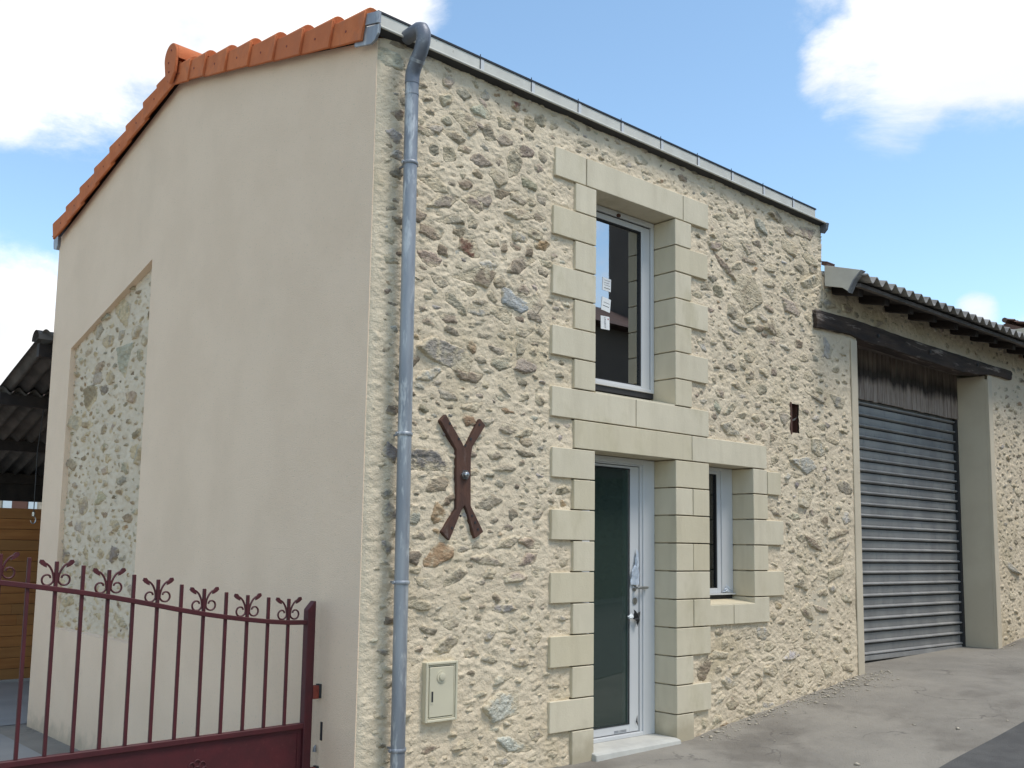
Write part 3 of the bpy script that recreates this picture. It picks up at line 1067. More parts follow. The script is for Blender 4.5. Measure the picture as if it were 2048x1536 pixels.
for b in blocks:
    cx, cz = sum(p[0] for p in b) / len(b), sum(p[1] for p in b) / len(b)
    g = .0045

    def ins(p):
        # shrink by g for the joint
        sx = g if p[0] <= min(q[0] for q in b) + 1e-6 else (-g if p[0] >= max(q[0] for q in b) - 1e-6 else 0)
        sz = g if p[1] <= min(q[1] for q in b) + 1e-6 else (-g if p[1] >= max(q[1] for q in b) - 1e-6 else 0)
        return (p[0] + sx, p[1] + sz)
    pts = [ins(p) for p in b]
    rj = random.Random(int(cx * 1000 + cz * 77))
    MB().prism(pts, 1, rj.uniform(-.0025, .0015), .30).build('quoin_block', M_BLOCK, front_wall, False, .0035)

# mortar core behind blocks and relief, so nothing shows through the joints
core = MB()
for a, b, c, d in ((.03, DX0 - .03, -.3, 4.72), (DX1 + .03, SX0 - .03, -.3, WB - .05), (SX1 + .03, XR - .01, -.3, WB - .05), (SX0 - .03, SX1 + .03, -.3, SILL - .05),
                   (SX0 - .03, SX1 + .03, LB + .03, WB - .05), (DX0 - .03, DX1 + .03, LB + .03, WB - .04), (DX1 + .03, XR - .01, WB - .05, 4.72),
                   (DX0 - .03, DX1 + .03, WT + .03, 4.72)):
    core.box(a, b, .105, .42, c, d)
core.build('wall_core', M_JAMB, HOUSE)

# gable, rear wall and far end wall
APY, APZ, ERZ, ELZ, YR = 3.10, 5.56, 4.76, 4.80, 6.15
gb = MB()
ys0 = .058


def gtop(y):
    return ERZ + (APZ - ERZ) * (y - ys0) / (APY - ys0) if y < APY else APZ + (ELZ - APZ) * (y - APY) / (YR - APY)


V, F = [], []


def face(pts):
    b = len(V)
    V.extend(pts)
    F.append(tuple(range(b, b + len(pts))))


face([(0, ys0, -.7), (0, ys0, gtop(ys0)), (0, APY, APZ), (0, RY0, gtop(RY0)), (0, RY0, -.7)])
face([(0, RY0, rtop(RY0)), (0, RY0, gtop(RY0)), (0, RY1, gtop(RY1)), (0, RY1, rtop(RY1))])
face([(0, RY0, -.7), (0, RY0, RZ0), (0, RY1, RZ0), (0, RY1, -.7)])
face([(0, RY1, -.7), (0, RY1, gtop(RY1)), (0, YR, gtop(YR)), (0, YR, -.7)])
D = .075
face([(0, RY0, RZ0), (0, RY0, rtop(RY0)), (D, RY0, rtop(RY0)), (D, RY0, RZ0)])
face([(0, RY1, rtop(RY1)), (0, RY1, RZ0), (D, RY1, RZ0), (D, RY1, rtop(RY1))])
face([(0, RY0, rtop(RY0)), (0, RY1, rtop(RY1)), (D, RY1, rtop(RY1)), (D, RY0, rtop(RY0))])
face([(0, RY1, RZ0), (0, RY0, RZ0), (D, RY0, RZ0 + .02), (D, RY1, RZ0 + .02)])
face([(0, ys0, -.7), (.10, ys0, -.7), (.10, ys0, gtop(ys0)), (0, ys0, gtop(ys0))])
face([(0, YR, -.7), (0, YR, gtop(YR)), (XR, YR, gtop(YR)), (XR, YR, -.7)])
face([(.4, ys0, -.7), (.4, ys0, gtop(ys0)), (.4, APY, APZ), (.4, YR, gtop(YR)), (.4, YR, -.7)])
gb.v, gb.f = V, F
gb.build('gable_wall', M_RENDER, HOUSE)
ew = MB().prism([(.03, -.6), (.03, 4.74), (APY, APZ), (YR - .01, ELZ), (YR - .01, -.6)], 0, XR - .35, XR - .004)
ew.build('end_wall', M_JAMB, HOUSE)

# roof slopes in rows of waves, mostly out of sight from the street
G, AA = .409, .248
FJ = [(2.925 - k * G * math.cos(AA), 5.453 - k * G * math.sin(AA) - .0) for k in range(8)]
RJ = [(3.281 + k * G * math.cos(AA), 5.46 - k * G * math.sin(AA)) for k in range(8)]
for name, ya, za, sgn, n in (('roof_slope', 3.10, 5.66, -1, 9), ('roof_slope', 3.10, 5.66, 1, 9)):
    xs_ = np.arange(-.02, XR - .06, .05)
    rows = []
    for k in range(n):
        for t, lift in ((0, .0), (.98, .03)):
            s_ = min((k + t) * G * .92, 3.38 if sgn > 0 else 2.80)
            rows.append((ya + sgn * s_ * math.cos(AA), za - s_ * math.sin(AA) + lift))
    VV = [(x, r[0], r[1] + .028 * (abs(math.sin(math.pi * x / .30)) ** 1.5)) for x in xs_ for r in rows]
    n_ = len(rows)
    FF = [(i * n_ + j, (i + 1) * n_ + j, (i + 1) * n_ + j + 1, i * n_ + j + 1) for i in range(len(xs_) - 1) for j in range(n_ - 1)]
    mb = MB().add(VV, FF)
    mb.build(name, M_TILE, HOUSE)
    s_end = 3.38 if sgn > 0 else 2.80
    MB().prism([(ya, za - .03), (ya + sgn * s_end * math.cos(AA), za - .03 - s_end * math.sin(AA)),
                (ya + sgn * s_end * math.cos(AA), za - .09 - s_end * math.sin(AA)), (ya, za - .09)], 0, .01, XR - .03).build('roof_deck', M_RAFTER, HOUSE)


def verge_tile(p, sgn, seed):
    """p: lower corner line start (y,z) at the upslope end; sgn -1 towards the street"""
    r = random.Random(seed)
    d = Vector((0, sgn * math.cos(AA), -math.sin(AA)))
    n = Vector((0, sgn * math.sin(AA), math.cos(AA)))
    n = Vector((0, math.sin(AA) * sgn, math.cos(AA)))
    P = Vector((0, p[0], p[1])) + n * r.uniform(-.003, .003)
    L = G + .035
    mb = MB()

    def pt(s, t, x):
        q = P + d * s + n * t
        return (x, q.y, q.z)
    vs = []
    for s, lo, hi, xo in ((-.0, .010, .165, -.072), (L, .004, .192, -.094)):
        vs += [pt(s, lo, xo), pt(s, hi, xo), pt(s, hi, xo + .022), pt(s, lo, xo + .022)]
    mb.add(vs, [(0, 1, 5, 4), (1, 2, 6, 5), (2, 3, 7, 6), (3, 0, 4, 7), (0, 3, 2, 1), (4, 5, 6, 7)])
    # roll along the top
    nseg = 8
    vs = []
    for s, rr in ((.02, .034), (L - .01, .060)):
        for k in range(nseg + 1):
            a = math.pi * k / nseg
            q = P + d * s + n * (.150 + .026 * s / L + rr * math.sin(a))
            vs.append((-.030 - (rr + .003) * math.cos(a), q.y, q.z))
    fs = [(k, k + 1, k + nseg + 2, k + nseg + 1) for k in range(nseg)] + [tuple(range(nseg + 1)), tuple(range(nseg + 1, 2 * nseg + 2))]
    mb.add(vs, fs)
    t = mb.build('verge_tile', M_TILE, HOUSE, True, .004)
    c = Vector(pt(L * .5, .09, -.086))
    MB().tube([c, c + Vector((.012, 0, 0))], .0085, 8).build('nail', M_RUSTRED, t)


for k in range(7):
    verge_tile(FJ[k], -1, k)
for k in range(7):
    verge_tile(RJ[k], 1, 50 + k)
verge_tile((2.925 + .30, 5.453 + .065), -1, 91)
verge_tile((3.281 - .30, 5.46 + .065), 1, 92)
# ridge: round end plate with a tongue, and the half-round ridge run
pl = [(3.10 + .125 * math.cos(a), 5.725 + .125 * math.sin(a)) for a in np.linspace(-.35, math.pi + .35, 18)]
pl += [(3.00, 5.56), (3.09, 5.475), (3.19, 5.56)]
rt = MB().prism(pl, 0, -.125, -.098).build('ridge_end_plate', M_TILE, HOUSE, True, .005)
for dy, dz in ((-.02, .06), (.03, -.04), (.01, -.13)):
    MB().tube([(-.129, 3.10 + dy, 5.72 + dz), (-.118, 3.10 + dy, 5.72 + dz)], .009, 8).build('nail', M_RUSTRED, rt)
for i in range(13):
    xa = -.10 + i * .42
    vs, ns = [], 12
    for x, rr in ((xa, .125), (xa + .44, .112)):
        for k in range(ns + 1):
            a = -.3 + (math.pi + .6) * k / ns
            vs.append((x, 3.10 + rr * math.cos(a), 5.725 + rr * math.sin(a)))
    MB().add(vs, [(k, k + 1, k + ns + 2, k + ns + 1) for k in range(ns)]).build('ridge_tile', M_TILE, HOUSE, True)

M_ELBOW = material('dark_zinc', (.20, .21, .235), (.15, .16, .185), 7, .5, .45, bump=.06, bscale=30, c3=(.30, .31, .33), cscale3=16, w3=(.55, .75))
# zinc gutter along the front eave
DZ = -.0105


def gx(x0, x1, prof):
    vs = [(x0, y, z + DZ * x0) for y, z in prof] + [(x1, y, z + DZ * x1) for y, z in prof]
    n = len(prof)
    return MB().add(vs, [(i, (i + 1) % n, (i + 1) % n + n, i + n) for i in range(n)] + [tuple(range(n)), tuple(range(n, 2 * n))])


gut = gx(-.055, 5.13, [(-0.0280, 4.8050), (-0.0280, 4.8920), (0.0000, 4.8920), (0.0000, 4.8050)]).build('gutter', M_ZINC_L, HOUSE, False, .002)
gx(-.058, 5.14, [(-0.0340, 4.8925), (-0.0340, 4.9060), (0.0200, 4.9160), (0.0200, 4.8925)]).build('gutter_lip', M_BLACK, gut)
dr = MB().tube([(-.055, -.041, 4.797), (5.29, -.041, 4.797 + DZ * 5.29)], .0085, 8)
dr.build('drip_edge', M_ZINC_L, gut, True)
gx(-.05, 5.29, [(-0.0380, 4.7900), (-0.0380, 4.7970), (0.0300, 4.7850), (0.0300, 4.7750)]).build('soffit_shadow_strip', M_DARKMETAL, gut)  # underside coloured dark to stand in for the shadow below the drip edge
for i in range(11):
    x = .315 + i * .49
    if x < 5.1:
        gx(x, x + .034, [(-0.0305, 4.8020), (-0.0305, 4.8935), (-0.0285, 4.8935), (-0.0285, 4.8020)]).build('joint_strip', M_PVC, gut)
        gx(x - .004, x, [(-0.0335, 4.8020), (-0.0335, 4.9220), (-0.0285, 4.9220), (-0.0285, 4.8020)]).build('joint_seam', M_DARKMETAL, gut)
# folded zinc end over the corner, and the hanging half-round end on the right
MB().prism([(.20, 4.955), (-.064, 4.882), (-.064, 4.805), (.19, 4.87)], 0, -.078, -.056).build('gutter_end', M_ZINC, HOUSE, False, .002)
MB().prism([(.22, 4.867), (-.060, 4.80), (-.050, 4.745), (-.02, 4.71), (.03, 4.697), (.22, 4.748)], 0, -.070, -.052).build('gutter_end', M_ZINC, HOUSE, False, .002)
MB().prism([(-.060, 4.742), (.02, 4.735), (.03, 4.66), (-.01, 4.645), (-.045, 4.68)], 0, 5.290, 5.330).build('gutter_end', M_ELBOW, HOUSE, False, .002)
# gutter on the rear eave, only its end shows
MB().prism([(6.12, 4.80), (6.12, 4.71), (6.16, 4.67), (6.25, 4.69), (6.27, 4.76), (6.27, 4.86), (6.22, 4.86)], 0, -.03, XR).build('rear_gutter', M_ZINC, HOUSE)

# downpipe
PX0, PX1, PY = .183, .216, -.085
pipe = MB().tube([(PX0, PY, 4.56), (PX0 + (PX1 - PX0) * .5, PY, 2.4), (PX1, PY, -.10)], .044, 20, True).build('downpipe', M_ZINC, HOUSE, True)
path = [(.175, -.02, 4.81), (.175, -.10, 4.812), (.176, -.150, 4.815), (.177, -.188, 4.80), (.178, -.205, 4.765), (.179, -.200, 4.715), (.180, -.175, 4.66),
        (.181, -.140, 4.615), (.182, -.108, 4.575), (.183, -.088, 4.53), (.183, -.085, 4.47)]
pp = [Vector(p) for p in path]
fine = []
for i in range(len(pp) - 1):
    for t in (0, .5):
        fine.append(pp[i].lerp(pp[i + 1], t))
fine.append(pp[-1])
MB().tube(fine, .047, 20).build('pipe_elbow', M_ELBOW, pipe, True)
MB().tube([(.183, -.142, 4.622), (.184, -.130, 4.605)], .051, 20).build('pipe_collar', M_ZINC, pipe, True)
for z in (4.40, 3.937, 2.187, 1.271, .272):
    t = (4.56 - z) / 4.66
    x = PX0 + (PX1 - PX0) * t
    if z > 4.2:
        MB().tube([(x, PY, z - .008), (x, PY, z + .008)], .0465, 20).build('pipe_collar', M_ZINC, pipe, True)
        continue
    c = MB().tube([(x, PY, z - .012), (x, PY, z - .006), (x, PY, z + .006), (x, PY, z + .012)], [.047, .051, .051, .047], 20)
    c.box(x - .006, x + .006, PY + .03, .06, z - .006, z + .006)
    c.tube([(x - .060, PY + .005, z), (x - .04, PY + .005, z)], .011, 8)
    c.tube([(x + .04, PY + .005, z), (x + .060, PY + .005, z)], .011, 8)
    c.build('pipe_clamp', M_ZINC, pipe, True)

# ---------------------------------------------------------------- door, windows and fittings of the house
def rect_frame(x0, x1, z0, z1, l, r, b, t, y0, y1):
    """four bars round an opening, butted"""
    mb = MB()
    if l:
        mb.box(x0, x0 + l, y0, y1, z0, z1)
    if r:
        mb.box(x1 - r, x1, y0, y1, z0, z1)
    if b:
        mb.box(x0 + l, x1 - r, y0, y1, z0, z0 + b)
    if t:
        mb.box(x0 + l, x1 - r, y0, y1, z1 - t, z1)
    return mb


TH = .030                                                     # top of the threshold
door = rect_frame(DX0, DX1, TH, LB, .10, .140, .03, .045, .222, .29).build('door', M_PVC, HOUSE, False, .003)
rect_frame(DX0 + .10, DX1 - .14, TH + .03, LB - .045, .0, .026, .0, .012, .236, .285).build('door_frame_step', M_PVC, door, False, .002)
leaf = rect_frame(DX0 + .104, DX1 - .172, TH + .036, LB - .062, .10, .112, .062, .020, .246, .30).build('door_leaf', M_PVC, door, False, .003)
rect_frame(DX0 + .204, DX1 - .284, TH + .098, LB - .082, .007, .007, .007, .007, .243, .252).build('glazing_bead', M_DARKMETAL, door)
MB().box(DX0 + .20, DX1 - .28, .262, .274, TH + .09, LB - .078).build('door_pane', M_GLASS_DOOR, door)
MB().box(2.52, 2.66, .2435, .246, .075, .092).build('maker_plate', M_ZINC, door)
hx = 2.752
h = MB().tube([(hx, .246, 1.19), (hx, .205, 1.19)], .011, 10)
h.tube([(hx - .005, .205, 1.19), (hx + .06, .200, 1.192), (hx + .118, .203, 1.192)], .0105, 10)
h.tube([(hx, .2465, 1.19), (hx, .240, 1.19)], .027, 16)
h.build('door_handle', M_STEEL, door, True)
MB().tube([(hx + .005, .2465, 1.085), (hx + .005, .239, 1.085)], .027, 16).build('door_lock', M_STEEL, door, True)


def crumple(name, pts, mat, y, seed, parent, amp=.018):
    """torn sheet: fan of small faces with a crumpled relief"""
    r = random.Random(seed)
    bm = bmesh.new()
    vs = [bm.verts.new((p[0], y - r.uniform(0, amp), p[1])) for p in pts]
    c = bm.verts.new((sum(p[0] for p in pts) / len(pts), y - amp * 1.2, sum(p[1] for p in pts) / len(pts)))
    for i in range(len(vs)):
        bm.faces.new((vs[i], vs[(i + 1) % len(vs)], c))
    bmesh.ops.subdivide_edges(bm, edges=list(bm.edges), cuts=2, use_grid_fill=True)
    for v in bm.verts:
        v.co.y -= r.uniform(0, amp * .6)
        v.co.x += r.uniform(-.003, .003)
        v.co.z += r.uniform(-.004, .004)
    g = bmesh.ops.solidify(bm, geom=list(bm.faces), thickness=.0015)
    me = bpy.data.meshes.new(name)
    bm.to_mesh(me)
    bm.free()
    me.materials.append(mat)
    return obj(name, me, parent)


crumple('torn_film', [(2.70, 1.22), (2.785, 1.215), (2.79, 1.34), (2.795, 1.47), (2.765, 1.50), (2.74, 1.38), (2.705, 1.32)], M_FILM, .244, 1, door)
crumple('torn_film', [(2.70, 1.02), (2.74, .99), (2.805, 1.0), (2.80, .95), (2.775, .93), (2.765, .88), (2.745, .93), (2.72, .95)], M_DARKMETAL, .244, 2, door, .03)
crumple('torn_film', [(2.655, .965), (2.69, .99), (2.715, .975), (2.70, .945), (2.665, .945)], M_PAPER, .235, 3, door, .02)
MB().add([(2.79, .243, .19), (2.765, .236, .14), (2.80, .243, .10), (2.775, .228, .15)], [(0, 1, 3), (1, 2, 3)]).build('torn_film', M_DARKMETAL, door)

# concrete threshold of the door
MB().prism([(-.075, -.14), (-.045, .018), (.0, TH - .002), (.235, TH), (.30, TH), (.30, -.14)], 0, DX0 - .025, DX1 - .003).build('threshold_slab', M_SLAB, HOUSE, False, .006)

# upper window
win = rect_frame(DX0, DX1, 2.79, WT, .05, .040, .030, .045, .224, .31).build('upper_window', M_PVC, HOUSE, False, .003)
rect_frame(DX0 + .05, DX1 - .04, 2.815, WT - .045, .008, .006, 0, .010, .245, .30).build('frame_gasket', M_DARKMETAL, win)
rect_frame(DX0 + .06, DX1 - .047, 2.80, WT - .056, .12, .105, .036, .045, .232, .30).build('sash', M_PVC, win, False, .004)
rect_frame(DX0 + .18, DX1 - .152, 2.836, WT - .101, .009, .009, .009, .009, .240, .262).build('glazing_bead', M_DARKMETAL, win)
pane = MB().box(DX0 + .18, DX1 - .15, .258, .268, 2.834, WT - .10).build('window_pane', M_GLASS, win)
MB().box(DX0, DX1, .235, .31, 2.745, 2.789).build('sill_seal', M_DARKMETAL, win)
MB().prism([(.004, WB - .01), (.004, WB + .006), (.30, 2.745), (.30, WB - .01)], 0, DX0 + .004, DX1 - .004).build('window_sill', M_BLOCK, win)
MB().tube([(2.52, .222, 4.222), (2.52, .205, 4.215)], .016, 10).build('shutter_stop', M_BRWOOD, win, True)


def sheet_on_glass(name, x0, x1, z0, z1, tilt, lines, parent, y=.2555):
    cx, cz = (x0 + x1) / 2, (z0 + z1) / 2
    c, s = math.cos(tilt), math.sin(tilt)

    def R(x, z):
        return (cx + (x - cx) * c - (z - cz) * s, cz + (x - cx) * s + (z - cz) * c)

    def quad(a, b, d, e, y0, y1):
        return MB().prism([R(a, d), R(b, d), R(b, e), R(a, e)], 1, y0, y1)
    p = quad(x0, x1, z0, z1, y, y + .0015).build(name, M_PAPER, parent)
    for (a, b, d, e) in lines:
        quad(x0 + (x1 - x0) * a, x0 + (x1 - x0) * b, z0 + (z1 - z0) * d, z0 + (z1 - z0) * e, y - .001, y).build('printed_line', M_INK, parent)
    return p


sheet_on_glass('paper_label', 2.375, 2.475, 3.575, 3.68, -.04, [(.2, .9, .18, .22), (.2, .9, .42, .44), (.2, .8, .6, .62), (.2, .9, .8, .82)], win)
sheet_on_glass('paper_label', 2.365, 2.47, 3.405, 3.515, -.12, [(.15, .85, .35, .39), (.2, .9, .62, .64)], win)
sheet_on_glass('urgent_label', 2.357, 2.460, 3.255, 3.363, .03, [], win)
tcu = bpy.data.curves.new('urgent_text', 'FONT')
tcu.body = "URGENT"
tcu.size = .024
tcu.align_x, tcu.align_y = 'CENTER', 'CENTER'
tmp = bpy.data.objects.new('urgent_text', tcu)
COL.objects.link(tmp)
dg = bpy.context.evaluated_depsgraph_get()
tme = bpy.data.meshes.new_from_object(tmp.evaluated_get(dg))
bpy.data.objects.remove(tmp)
# text runs down the label, read with the head tilted to the right
tme.transform(Matrix.Translation((2.405, .2540, 3.309)) @ Matrix.Rotation(rad(90), 4, 'X') @ Matrix.Rotation(rad(-88), 4, 'Z'))
tme.materials.clear()
tme.materials.append(M_INK)
obj('label_lettering', tme, win)
MB().box(2.437, 2.447, .2535, .255, 3.338, 3.348).build('red_dot', M_INKRED, win)

# small window
w2 = rect_frame(SX0, SX1, 1.129, LB, .06, .16, .0, .030, .222, .31).build('small_window', M_PVC, HOUSE, False, .003)
rect_frame(SX0 + .06, SX1 - .16, 1.129, LB - .03, .06, .050, .042, .028, .234, .30).build('sash', M_PVC, w2, False, .003)
rect_frame(SX0 + .12, SX1 - .21, 1.171, LB - .058, .006, .006, .006, .006, .242, .262).build('glazing_bead', M_DARKMETAL, w2)
MB().box(SX0 + .115, SX1 - .205, .258, .268, 1.166, LB - .052).build('window_pane', M_GLASS_SMALL, w2)
MB().box(SX0, SX1, .195, .31, 1.116, 1.1285).build('sill_lip', M_PVC, w2)
MB().box(SX0, SX1, .235, .31, 1.060, 1.115).build('sill_seal', M_DARKMETAL, w2)
MB().prism([(.003, SILL - .015), (.003, SILL + .004), (.235, SILL + .032), (.235, SILL - .015)], 0, SX0 + .003, SX1 - .003).build('window_sill', M_BLOCK, w2)
crumple('torn_film', [(3.87, 1.135), (3.95, 1.135), (4.04, 1.14), (3.99, 1.165), (3.93, 1.20), (3.90, 1.16)], M_FILM, .222, 5, w2, .02)

# the room behind the panes
room = MB().box(1.2, 1.25, .43, 3.4, 0.0, 4.6)
room.box(1.2, 4.9, 3.4, 3.45, 0, 4.6).box(4.85, 4.9, .43, 3.4, 0, 4.6)
room.build('inner_wall', M_GREENWALL, HOUSE)
MB().box(1.2, 4.9, .43, 3.4, -.05, .02).box(1.2, 4.9, .43, 3.4, 2.40, 2.60).box(1.2, 4.9, .43, 3.4, 4.60, 4.65).build('inner_floor', M_DARK, HOUSE)
pw = MB().box(2.2, 4.6, 1.02, 1.10, .02, 2.4).build('partition_wall', M_GREENWALL, HOUSE)
MB().box(3.165, 3.28, 1.008, 1.019, 1.93, 2.05).build('switch_plate', M_PAPER, pw)

# wrought iron wall anchor
AP = [(.542, 2.312), (.59, 2.359), (.735, 2.18), (.757, 2.146), (.782, 2.184), (.885, 2.359), (.934, 2.316), (.822, 2.161), (.812, 2.107), (.812, 1.977),
      (.818, 1.766), (.933, 1.597), (.857, 1.55), (.781, 1.735), (.763, 1.767), (.739, 1.733), (.642, 1.533), (.575, 1.589), (.691, 1.738), (.693, 1.841),
      (.687, 1.969), (.683, 2.131)]
anc = MB().prism(AP, 1, -.006, .05).build('wall_anchor', M_IRON, HOUSE, False, .004)
b = MB().tube([(.757, -.006, 1.969), (.757, -.018, 1.969)], .034, 6)
b.tube([(.757, -.022, 1.969), (.757, -.034, 1.969), (.757, -.040, 1.969)], [.019, .018, .008], 12)
b.build('anchor_bolt', M_STEEL, anc, True)
for x, z in ((.622, 2.3), (.701, 2.204), (.877, 2.315), (.804, 2.212), (.757, 2.165), (.728, 1.696), (.66, 1.616), (.828, 1.701), (.855, 1.656), (.881, 1.612)):
    MB().tube([(x, -.0055, z), (x, -.0085, z)], .009, 8).build('nail_hole', M_DARKMETAL, anc)

# meter box let into the wall
mb = rect_frame(.468, .725, .392, .764, .016, .016, .016, .016, -.020, .06).build('meter_box', M_BOX, HOUSE, False, .003)
rect_frame(.486, .707, .410, .746, .009, .009, .009, .009, -.012, .05).build('inner_frame', M_BOX, mb, False, .002)
md = MB().box(.499, .694, -.016, .0, .423, .733).build('meter_door', M_BOX, mb, False, .003)
MB().box(.485, .708, .03, .05, .409, .747).build('back_plate', M_DARKMETAL, mb)
k = MB().tube([(.594, -.016, .672), (.594, -.021, .672)], .040, 24)
k.build('knob', M_BOX, md, True)
MB().tube([(.594, -.021, .672), (.594, -.029, .672), (.594, -.031, .672)], [.024, .024, .019], 20).build('knob', M_BOX, md, True)
MB().box(.507, .531, -.0185, -.016, .505, .592).build('latch_frame', M_BOX, md)
MB().box(.512, .526, -.0195, -.0185, .518, .583).build('latch_slot', M_DARKMETAL, md)
# timber-lined slot with an iron clip, high on the wall
sl_ = MB().box(4.700, 4.856, .075, .11, 2.585, 2.895).box(4.700, 4.719, .012, .075, 2.59, 2.89).box(4.838, 4.858, .04, .075, 2.59, 2.89)
slot = sl_.build('wall_slot', M_BRWOOD, HOUSE)
MB().add([(4.728, .04, 2.72), (4.80, .01, 2.755), (4.838, .03, 2.79), (4.835, .05, 2.75), (4.79, .03, 2.725), (4.728, .055, 2.705)],
         [(0, 1, 4, 5), (1, 2, 3, 4)]).build('iron_clip', M_STEEL, slot)
MB().box(-.003, .01, .424, .448, .275, .388).build('dark_hole_patch', M_BLACK, HOUSE)  # black patch painted in place of the darkness inside an open hole
MB().tube([(-.012, .492, .20), (-.012, .490, .225), (-.006, .488, .24)], [.012, .009, .003], 8).build('wall_pin', M_ZINC, HOUSE)

# ---------------------------------------------------------------- the garage next door
GAR = thing('garage', 'rubble stone garage with grey roller door under a tarred timber beam', 'garage', (8.5, 3, .3))
G0, G1, GT = 5.942, 9.082, 3.70
LB_ = FRONT_STONES
rub3 = Rubble(XR, 12.2, .05, 4.27, .0125, 37, keep_front + [(5.80, G0, 0, 3.64), (G1, 9.21, 0, 3.70)], 380, FRONT_STONES)


def smooth_jamb(U, W):
    d = np.minimum(np.abs(U - G0), np.abs(U - G1))
    s = sstep(.02, .15, d)
    return np.where(W < 3.72, .06 + .94 * s, 1.0)


rub3.finish(lambda u, w: (u > G0) & (u < G1) & (w < GT), lambda U, W, H: (U, YM - H + 0 * U, W), False, smooth_jamb, 'garage_wall', GAR, None, lambda u, w: .16)
emit_stones([(rub3, (0, .03, 0))], 300)
jm = MB().box(XR + .02, G0 - .0015, YM + .03, .55, -.1, GT).box(G0 - .10, G0 + .001, YM + .001, YM + .03, -.1, GT - .05)
jm.box(G1, 12.2, YM + .03, .55, -.1, GT).box(G1 - .001, G1 + .10, YM + .001, YM + .03, -.1, GT - .05).box(XR + .02, 12.2, YM + .04, .55, GT + .08, 4.26)
jm.build('door_reveal', M_JAMB, GAR, False, .004)
MB().box(5.822, G0 + .0005, .0115, .024, .05, 3.66).build('jamb_strip', M_JAMB, GAR, False, .005)
MB().box(G1 - .0005, 9.195, .0115, .024, .2, 3.71).build('jamb_strip', M_JAMB, GAR, False, .005)
MB().box(12.19, 12.25, .02, 6, -.1, 4.9).box(XR + .02, 12.2, 5.9, 6, -.4, 4.9).build('side_wall', M_JAMB, GAR)


def rough_beam(x0, x1, top, bot, y0, y1, seed, n=60):
    xs_ = np.linspace(x0, x1, n)
    zt = np.interp(xs_, [p[0] for p in top], [p[1] for p in top]) + .006 * fbm(xs_, xs_ * 0, .16, seed, 3)
    zb = np.interp(xs_, [p[0] for p in bot], [p[1] for p in bot]) + .008 * fbm(xs_, xs_ * 0 + 5, .12, seed, 3)
    vs, fs = [], []
    for i, x in enumerate(xs_):
        sec = []
        for t in np.linspace(0, 1, 6):
            sec.append((x, y0 + .009 * float(vnoise(np.array([x * 3]), np.array([t * 3.]), .5, seed)[0]) + (.012 if t in (0, 1) else 0), zb[i] + (zt[i] - zb[i]) * t))
        sec += [(x, y1, zt[i]), (x, y1, zb[i])]
        vs += sec
    for i in range(n - 1):
        for k in range(8):
            fs.append((i * 8 + k, (i + 1) * 8 + k, (i + 1) * 8 + (k + 1) % 8, i * 8 + (k + 1) % 8))
    fs += [tuple(range(8)), tuple(range((n - 1) * 8, n * 8))]
    return MB().add(vs, fs)


beam = rough_beam(5.13, 9.75, [(5.13, 3.848), (5.85, 3.864), (6.38, 3.857), (7.05, 3.842), (7.93, 3.839), (8.95, 3.831), (9.75, 3.84)],
                  [(5.13, 3.671), (5.80, 3.70), (5.99, 3.676), (6.7, 3.668), (7.56, 3.653), (8.34, 3.648), (9.02, 3.69), (9.08, 3.716), (9.75, 3.722)],
                  -.020, .15, 3).build('lintel_beam', M_BEAM, GAR, True)
for x, z in ((6.313, 3.76), (7.476, 3.758), (8.71, 3.774)):
    MB().tube([(x, -.02, z), (x, -.036, z), (x, -.040, z)], [.022, .020, .012], 10).build('beam_bolt', M_DARKMETAL, beam, True)
M_SOFFIT = material('grey_timber', (.20, .175, .155), (.12, .10, .09), 8, .85, bump=.5, bscale=40, stretch=(.3, 1, 1))
MB().box(G0 + .002, G1 - .002, .152, .52, 3.735, 3.80).build('soffit_plank', M_SOFFIT, GAR)
NB = 31
bw = (G1 - G0 - .006) / NB
rb = random.Random(8)
bmesh_ = MB().box(.005, bw - .007, 0, .02, 0, .56).mesh('board', M_BOARD, False, .003)
for i in range(NB):
    obj('board', bmesh_, GAR, (G0 + .003 + i * bw, .385 + rb.uniform(-.002, .003), 3.176 + rb.uniform(-.006, .004)))
MB().box(G0 + .004, G1 - .004, .408, .44, 3.18, 3.73).build('board_backing', M_DARK, GAR)
# roller door
GD0, GD1 = G0 + .01, G1 - .055
sp = .1235
prof = []
for t, d in ((0, -.014), (.003, .010), (.009, .022), (.017, .025), (.024, .021), (.028, .010), (.030, -.004), (.034, -.010), (.042, -.006), (.1235 - .016, -.006), (.1235 - .011, -.018), (.1235, -.020)):
    prof.append((.435 - d, t))
vs = [(GD0, y, z) for y, z in prof] + [(GD1, y, z) for y, z in prof]
n = len(prof)
slat_me = MB().add(vs, [(i, i + n, i + n + 1, i + 1) for i in range(n - 1)]).mesh('slat', M_SHUTTER, True)
roller = MB().box(GD0 - .005, GD1 + .05, .452, .47, .34, 3.3).build('roller_door', M_DARKMETAL, GAR)
for i in range(23):
    obj('slat', slat_me, roller, (0, .0, .41 + i * sp))
MB().box(GD0, GD1, .418, .45, .352, .409).build('bottom_bar', M_SHUTTER, roller, False, .006)
MB().box(GD1 + .002, G1 - .002, .40, .47, .30, 3.175).build('guide_rail', M_DARKMETAL, roller)

# corrugated roof of the garage
PITCH, SL = .184, math.tan(rad(14))


